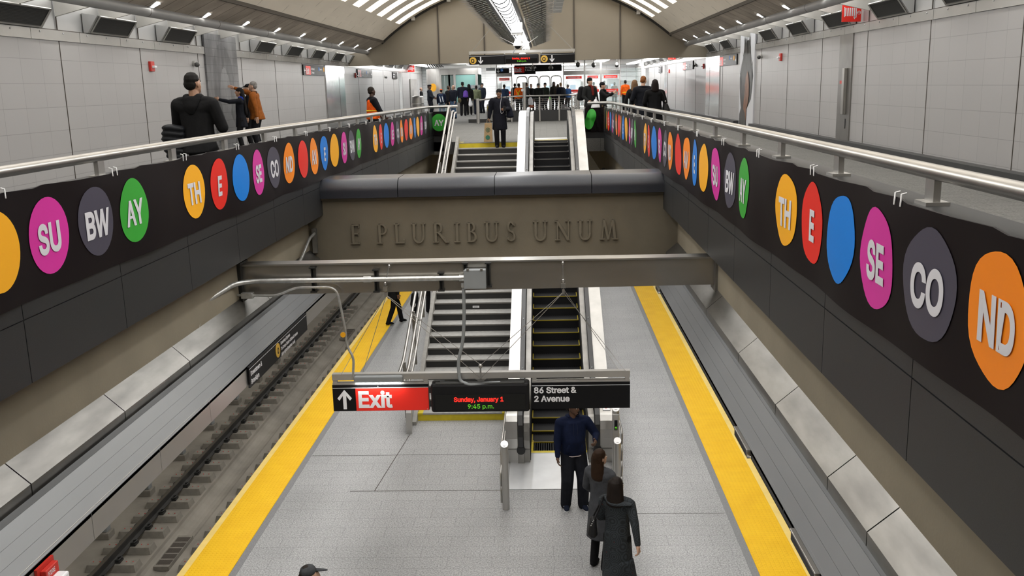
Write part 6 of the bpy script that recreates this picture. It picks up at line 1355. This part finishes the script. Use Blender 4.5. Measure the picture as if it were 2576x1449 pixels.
p, q = person((1.95, 32.9, ZM), 72, 1.67, 'woman in a black beanie holding up a phone beside the man with the plastic bag', 'fair', 'short', hat='beanie', hatc=BLK, top=BLK, pants=(.12, .085, .05), shoes=BLK, lh=(.10, -.42, 1.40), rh=(-.10, -.40, 1.36), coat=.82, vox=.011, curl=.8, scarf=(.012, .012, .012))
hx = (q['HA'][1] + q['HA'][-1]) / 2; b = MB(); b.cbox((hx.x + .08, hx.y, hx.z + .06), (.015, .17, .09)); b.ob('phone', ['box_grey'], None, label='phone held up by the woman in the black beanie', cat='phone', bevel=.004)
# --- concourse crowd -----------------------------------------------------------
G = dict(vox=.018)
JEAN = (.075, .13, .22)
p, q = person((-6.35, 52, ZM), 75, 1.79, 'policeman in a dark uniform and peaked cap standing by the trash can', 'dark', 'short', top=(.014, .016, .022), pants=(.012, .013, .018), shoes=BLK, hat='peaked', hatc=(.012, .013, .02), lh=(.12, -.28, 1.05), rh=(-.12, -.28, 1.05), belly=.04, fat=1.1, **G)
b = MB(); b.tube([(-6.42, 51.80, 6.22), (-6.42, 51.78, 6.22)], .05, 12); b.ob('shoulder_patch', ['disc_end'], p)
person((-8.25, 63, ZM), 90, 1.68, 'bald man partly hidden in the far doorway behind the policeman', 'fair', 'bald', top=BLK, pants=BLK, **G)
person((-5.5, 50, ZM), 182, 1.56, 'person in an orange cap and dark jacket wearing a striped backpack', 'fair', 'short', hat='cap', hatc=(.75, .10, .015), top=(.012, .016, .032), pants=(.28, .36, .45), shoes=BLK, lean=.12, fat=1.15, **G)
bp = soft('backpack', [[((-5.52, 49.84, 6.0), (.13, .11, .08)), ((-5.46, 49.78, 5.70), (.15, .12, .10))]], .02, cloth((.02, .035, .075)), 'blue and black backpack with white stripes on the orange-capped person', 'backpack'); b = MB()
for dx in (-.06, .07): b.tube([(-5.50 + dx, 49.72, 5.95), (-5.44 + dx, 49.655, 5.66)], .022, 6)
b.ob('white_stripe', ['sign_white'], bp)
person((-4.86, 50, ZM), -30, 1.75, 'bald man in a dark sweater and blue jeans with a shoulder strap', 'fair', 'bald', hairc=(.25, .2, .17), top=(.012, .014, .022), pants=JEAN, shoes=BLK, lh=(.2, -.15, .9), fat=1.1, yaw=-.4, **G)
soft('shoulder_bag', [[((-4.55, 50.0, 5.72), (.10, .08, .14))]], .02, cloth((.16, .14, .075)), 'olive canvas bag at the hip of the bald man in jeans', 'bag')
person((-5.22, 51.2, ZM), 150, 1.72, 'person in black between the orange-capped person and the bald man', 'tan', 'short', hairc=(.05, .03, .02), top=BLK, pants=BLK, **G)
person((-4.80, 55, ZM), 178, 1.92, 'very tall person in a dark jacket and cap with a purple bag, facing the lift', 'brown', 'short', hat='cap', hatc=(.012, .014, .02), top=(.011, .013, .022), pants=BLK, shoes=BLK, fat=1.2, **G)
soft('drawstring_bag', [[((-4.62, 54.82, 6.08), (.14, .08, .14)), ((-4.62, 54.80, 5.86), (.16, .09, .06))]], .02, 'purple', 'purple and lavender drawstring bag on the very tall person at the lift', 'bag')
soft('plastic_bag', [[((-4.38, 54.8, 5.75), (.05, .05, .04)), ((-4.35, 54.8, 5.40), (.13, .09, .12))]], .02, 'plastic_bag', 'small white and pink plastic bag beside the very tall person at the lift', 'bag')
person((-4.52, 56, ZM), 190, 1.78, 'hooded person in black just right of the very tall person at the lift', 'brown', None, hood='up', top=(.016, .016, .017), pants=BLK, **G)
person((-4.16, 57, ZM), 175, 1.70, 'person in an olive-green quilted jacket and dark jeans seen from behind', 'brown', 'short', hairc=(.012, .01, .01), top=(.15, .17, .10), pants=(.014, .018, .03), shoes=BLK, fat=1.25, **G)
person((-3.95, 59, ZM), -40, 1.84, 'officer in a dark cap standing behind the person in the olive-green jacket', 'fair', 'short', hat='cap', hatc=(.012, .014, .02), top=(.014, .018, .028), pants=(.014, .016, .022), fat=1.15, **G)
person((-2.44, 56, ZM), 160, 1.72, 'man in a blue jacket beside the lift-side emergency gate', 'brown', 'short', top=(.025, .042, .085), pants=BLK, fat=1.2, yaw=.4, **G)
person((-1.98, 60.9, ZM), 185, 1.78, 'dark figure standing just beyond the man in the blue jacket', 'brown', 'short', top=(.03, .03, .03), pants=BLK, **G)
p, q = person((-1.52, 54, ZM), 165, 1.76, 'worker in an orange vest with a yellow cross behind the tall steel post', 'brown', 'short', top=(.85, .13, .012), pants=BLK, fat=1.1, **G)
for a, c in (((.1, .135, 1.35), (-.08, .14, 1.0)), ((-.1, .135, 1.35), (.08, .14, 1.0))): q['out']('yellow_stripe', [[(V(*a), .022), (V(*c), .022)]], .012, cloth((.75, .70, .03)), 1)
person((-1.12, 56, ZM), 130, 1.80, 'dark-haired person just right of the tall steel post', 'tan', 'short', top=(.04, .04, .04), pants=BLK, **G)
person((-.86, 56, ZM), 8, 1.71, 'smiling woman in black facing the camera behind the wire railing', 'fair', 'short', hairc=(.06, .03, .02), top=BLK, pants=BLK, shoes=BLK, lh=(.15, -.2, 1.05), rh=(-.15, -.2, 1.1), **G)
person((-.42, 53, ZM), 178, 1.72, 'person in a black coat with a grey hat seen from behind at the wire railing', 'fair', None, hat='beanie', hatc=(.12, .12, .125), top=(.016, .017, .016), pants=(.09, .09, .10), shoes=BLK, fat=1.2, coat=.7, **G)
soft('carrier_bag', [[((-.88, 54.0, 5.60), (.13, .08, .16)), ((-.86, 54.0, 5.38), (.15, .09, .08))]], .02, 'plastic_bag', 'white carrier bag seen through the wire railing', 'bag'); soft('carrier_bag', [[((-.84, 54.3, 5.22), (.17, .09, .08))]], .02, cloth((.32, .06, .02)), 'orange-red bag just beneath the white carrier bag at the wire railing', 'bag')
person((-.05, 55, ZM), -35, 1.75, 'man in a dark green coat and black beanie behind the wire railing', 'fair', 'short', hat='beanie', hatc=BLK, top=(.022, .028, .020), pants=(.05, .05, .055), fat=1.2, **G)
person((.50, 58, ZM), 20, 1.80, 'hooded dark figure under the last turnstile arch', 'deep', None, hood='up', top=(.016, .015, .012), pants=BLK, **G)
person((.72, 57, ZM), 170, 1.66, 'brown-haired figure in dark brown before the hooded one', 'tan', 'long', hairc=(.06, .04, .022), top=(.035, .028, .02), pants=BLK, **G)
person((.86, 55, ZM), 160, 1.74, 'person with light hair and a maroon scarf carrying a dark backpack', 'fair', 'short', hairc=(.22, .13, .06), top=(.012, .014, .022), pants=BLK, scarf=(.06, .01, .015), fat=1.1, **G)
soft('backpack', [[((1.0, 54.72, 6.12), (.14, .10, .08)), ((1.0, 54.70, 5.85), (.16, .11, .12))]], .02, cloth((.016, .018, .024)), 'dark grey backpack on the light-haired person at the turnstiles', 'backpack')
person((1.30, 57, ZM), -150, 1.63, 'grey-haired person in a bright blue jacket by the emergency gate', 'fair', 'short', hairc=(.18, .17, .16), top=(.025, .075, .20), pants=BLK, **G)
p, q = person((4.72, 57, ZM), 180, 1.80, 'worker in an orange vest behind the light-haired woman, by the glass screen', 'brown', 'short', top=(.80, .12, .012), pants=BLK, fat=1.05, **G)
q['out']('yellow_stripe', [[(V(0, 0, 1.05), (.19, .15, .03))]], .012, cloth((.75, .70, .03)), 1)
for x, y, h, hc, tc, lab in ((3.30, 66, 1.74, (.05, .05, .05), (.70, .12, .02), 'figure in an orange vest behind the middle gate'), (4.08, 67, 1.82, (.2, .19, .18), (.11, .105, .10), 'grey-haired figure in grey behind the gate by the far wall'), (4.72, 66, 1.70, (.08, .07, .06), (.22, .20, .17), 'figure in pale grey behind the gate by the far wall')):
    person((x, y, ZM), 180, h, lab, 'fair', 'short', hairc=hc, top=tc, pants=BLK, **G)
bpy.data.scenes.remove(TMP)
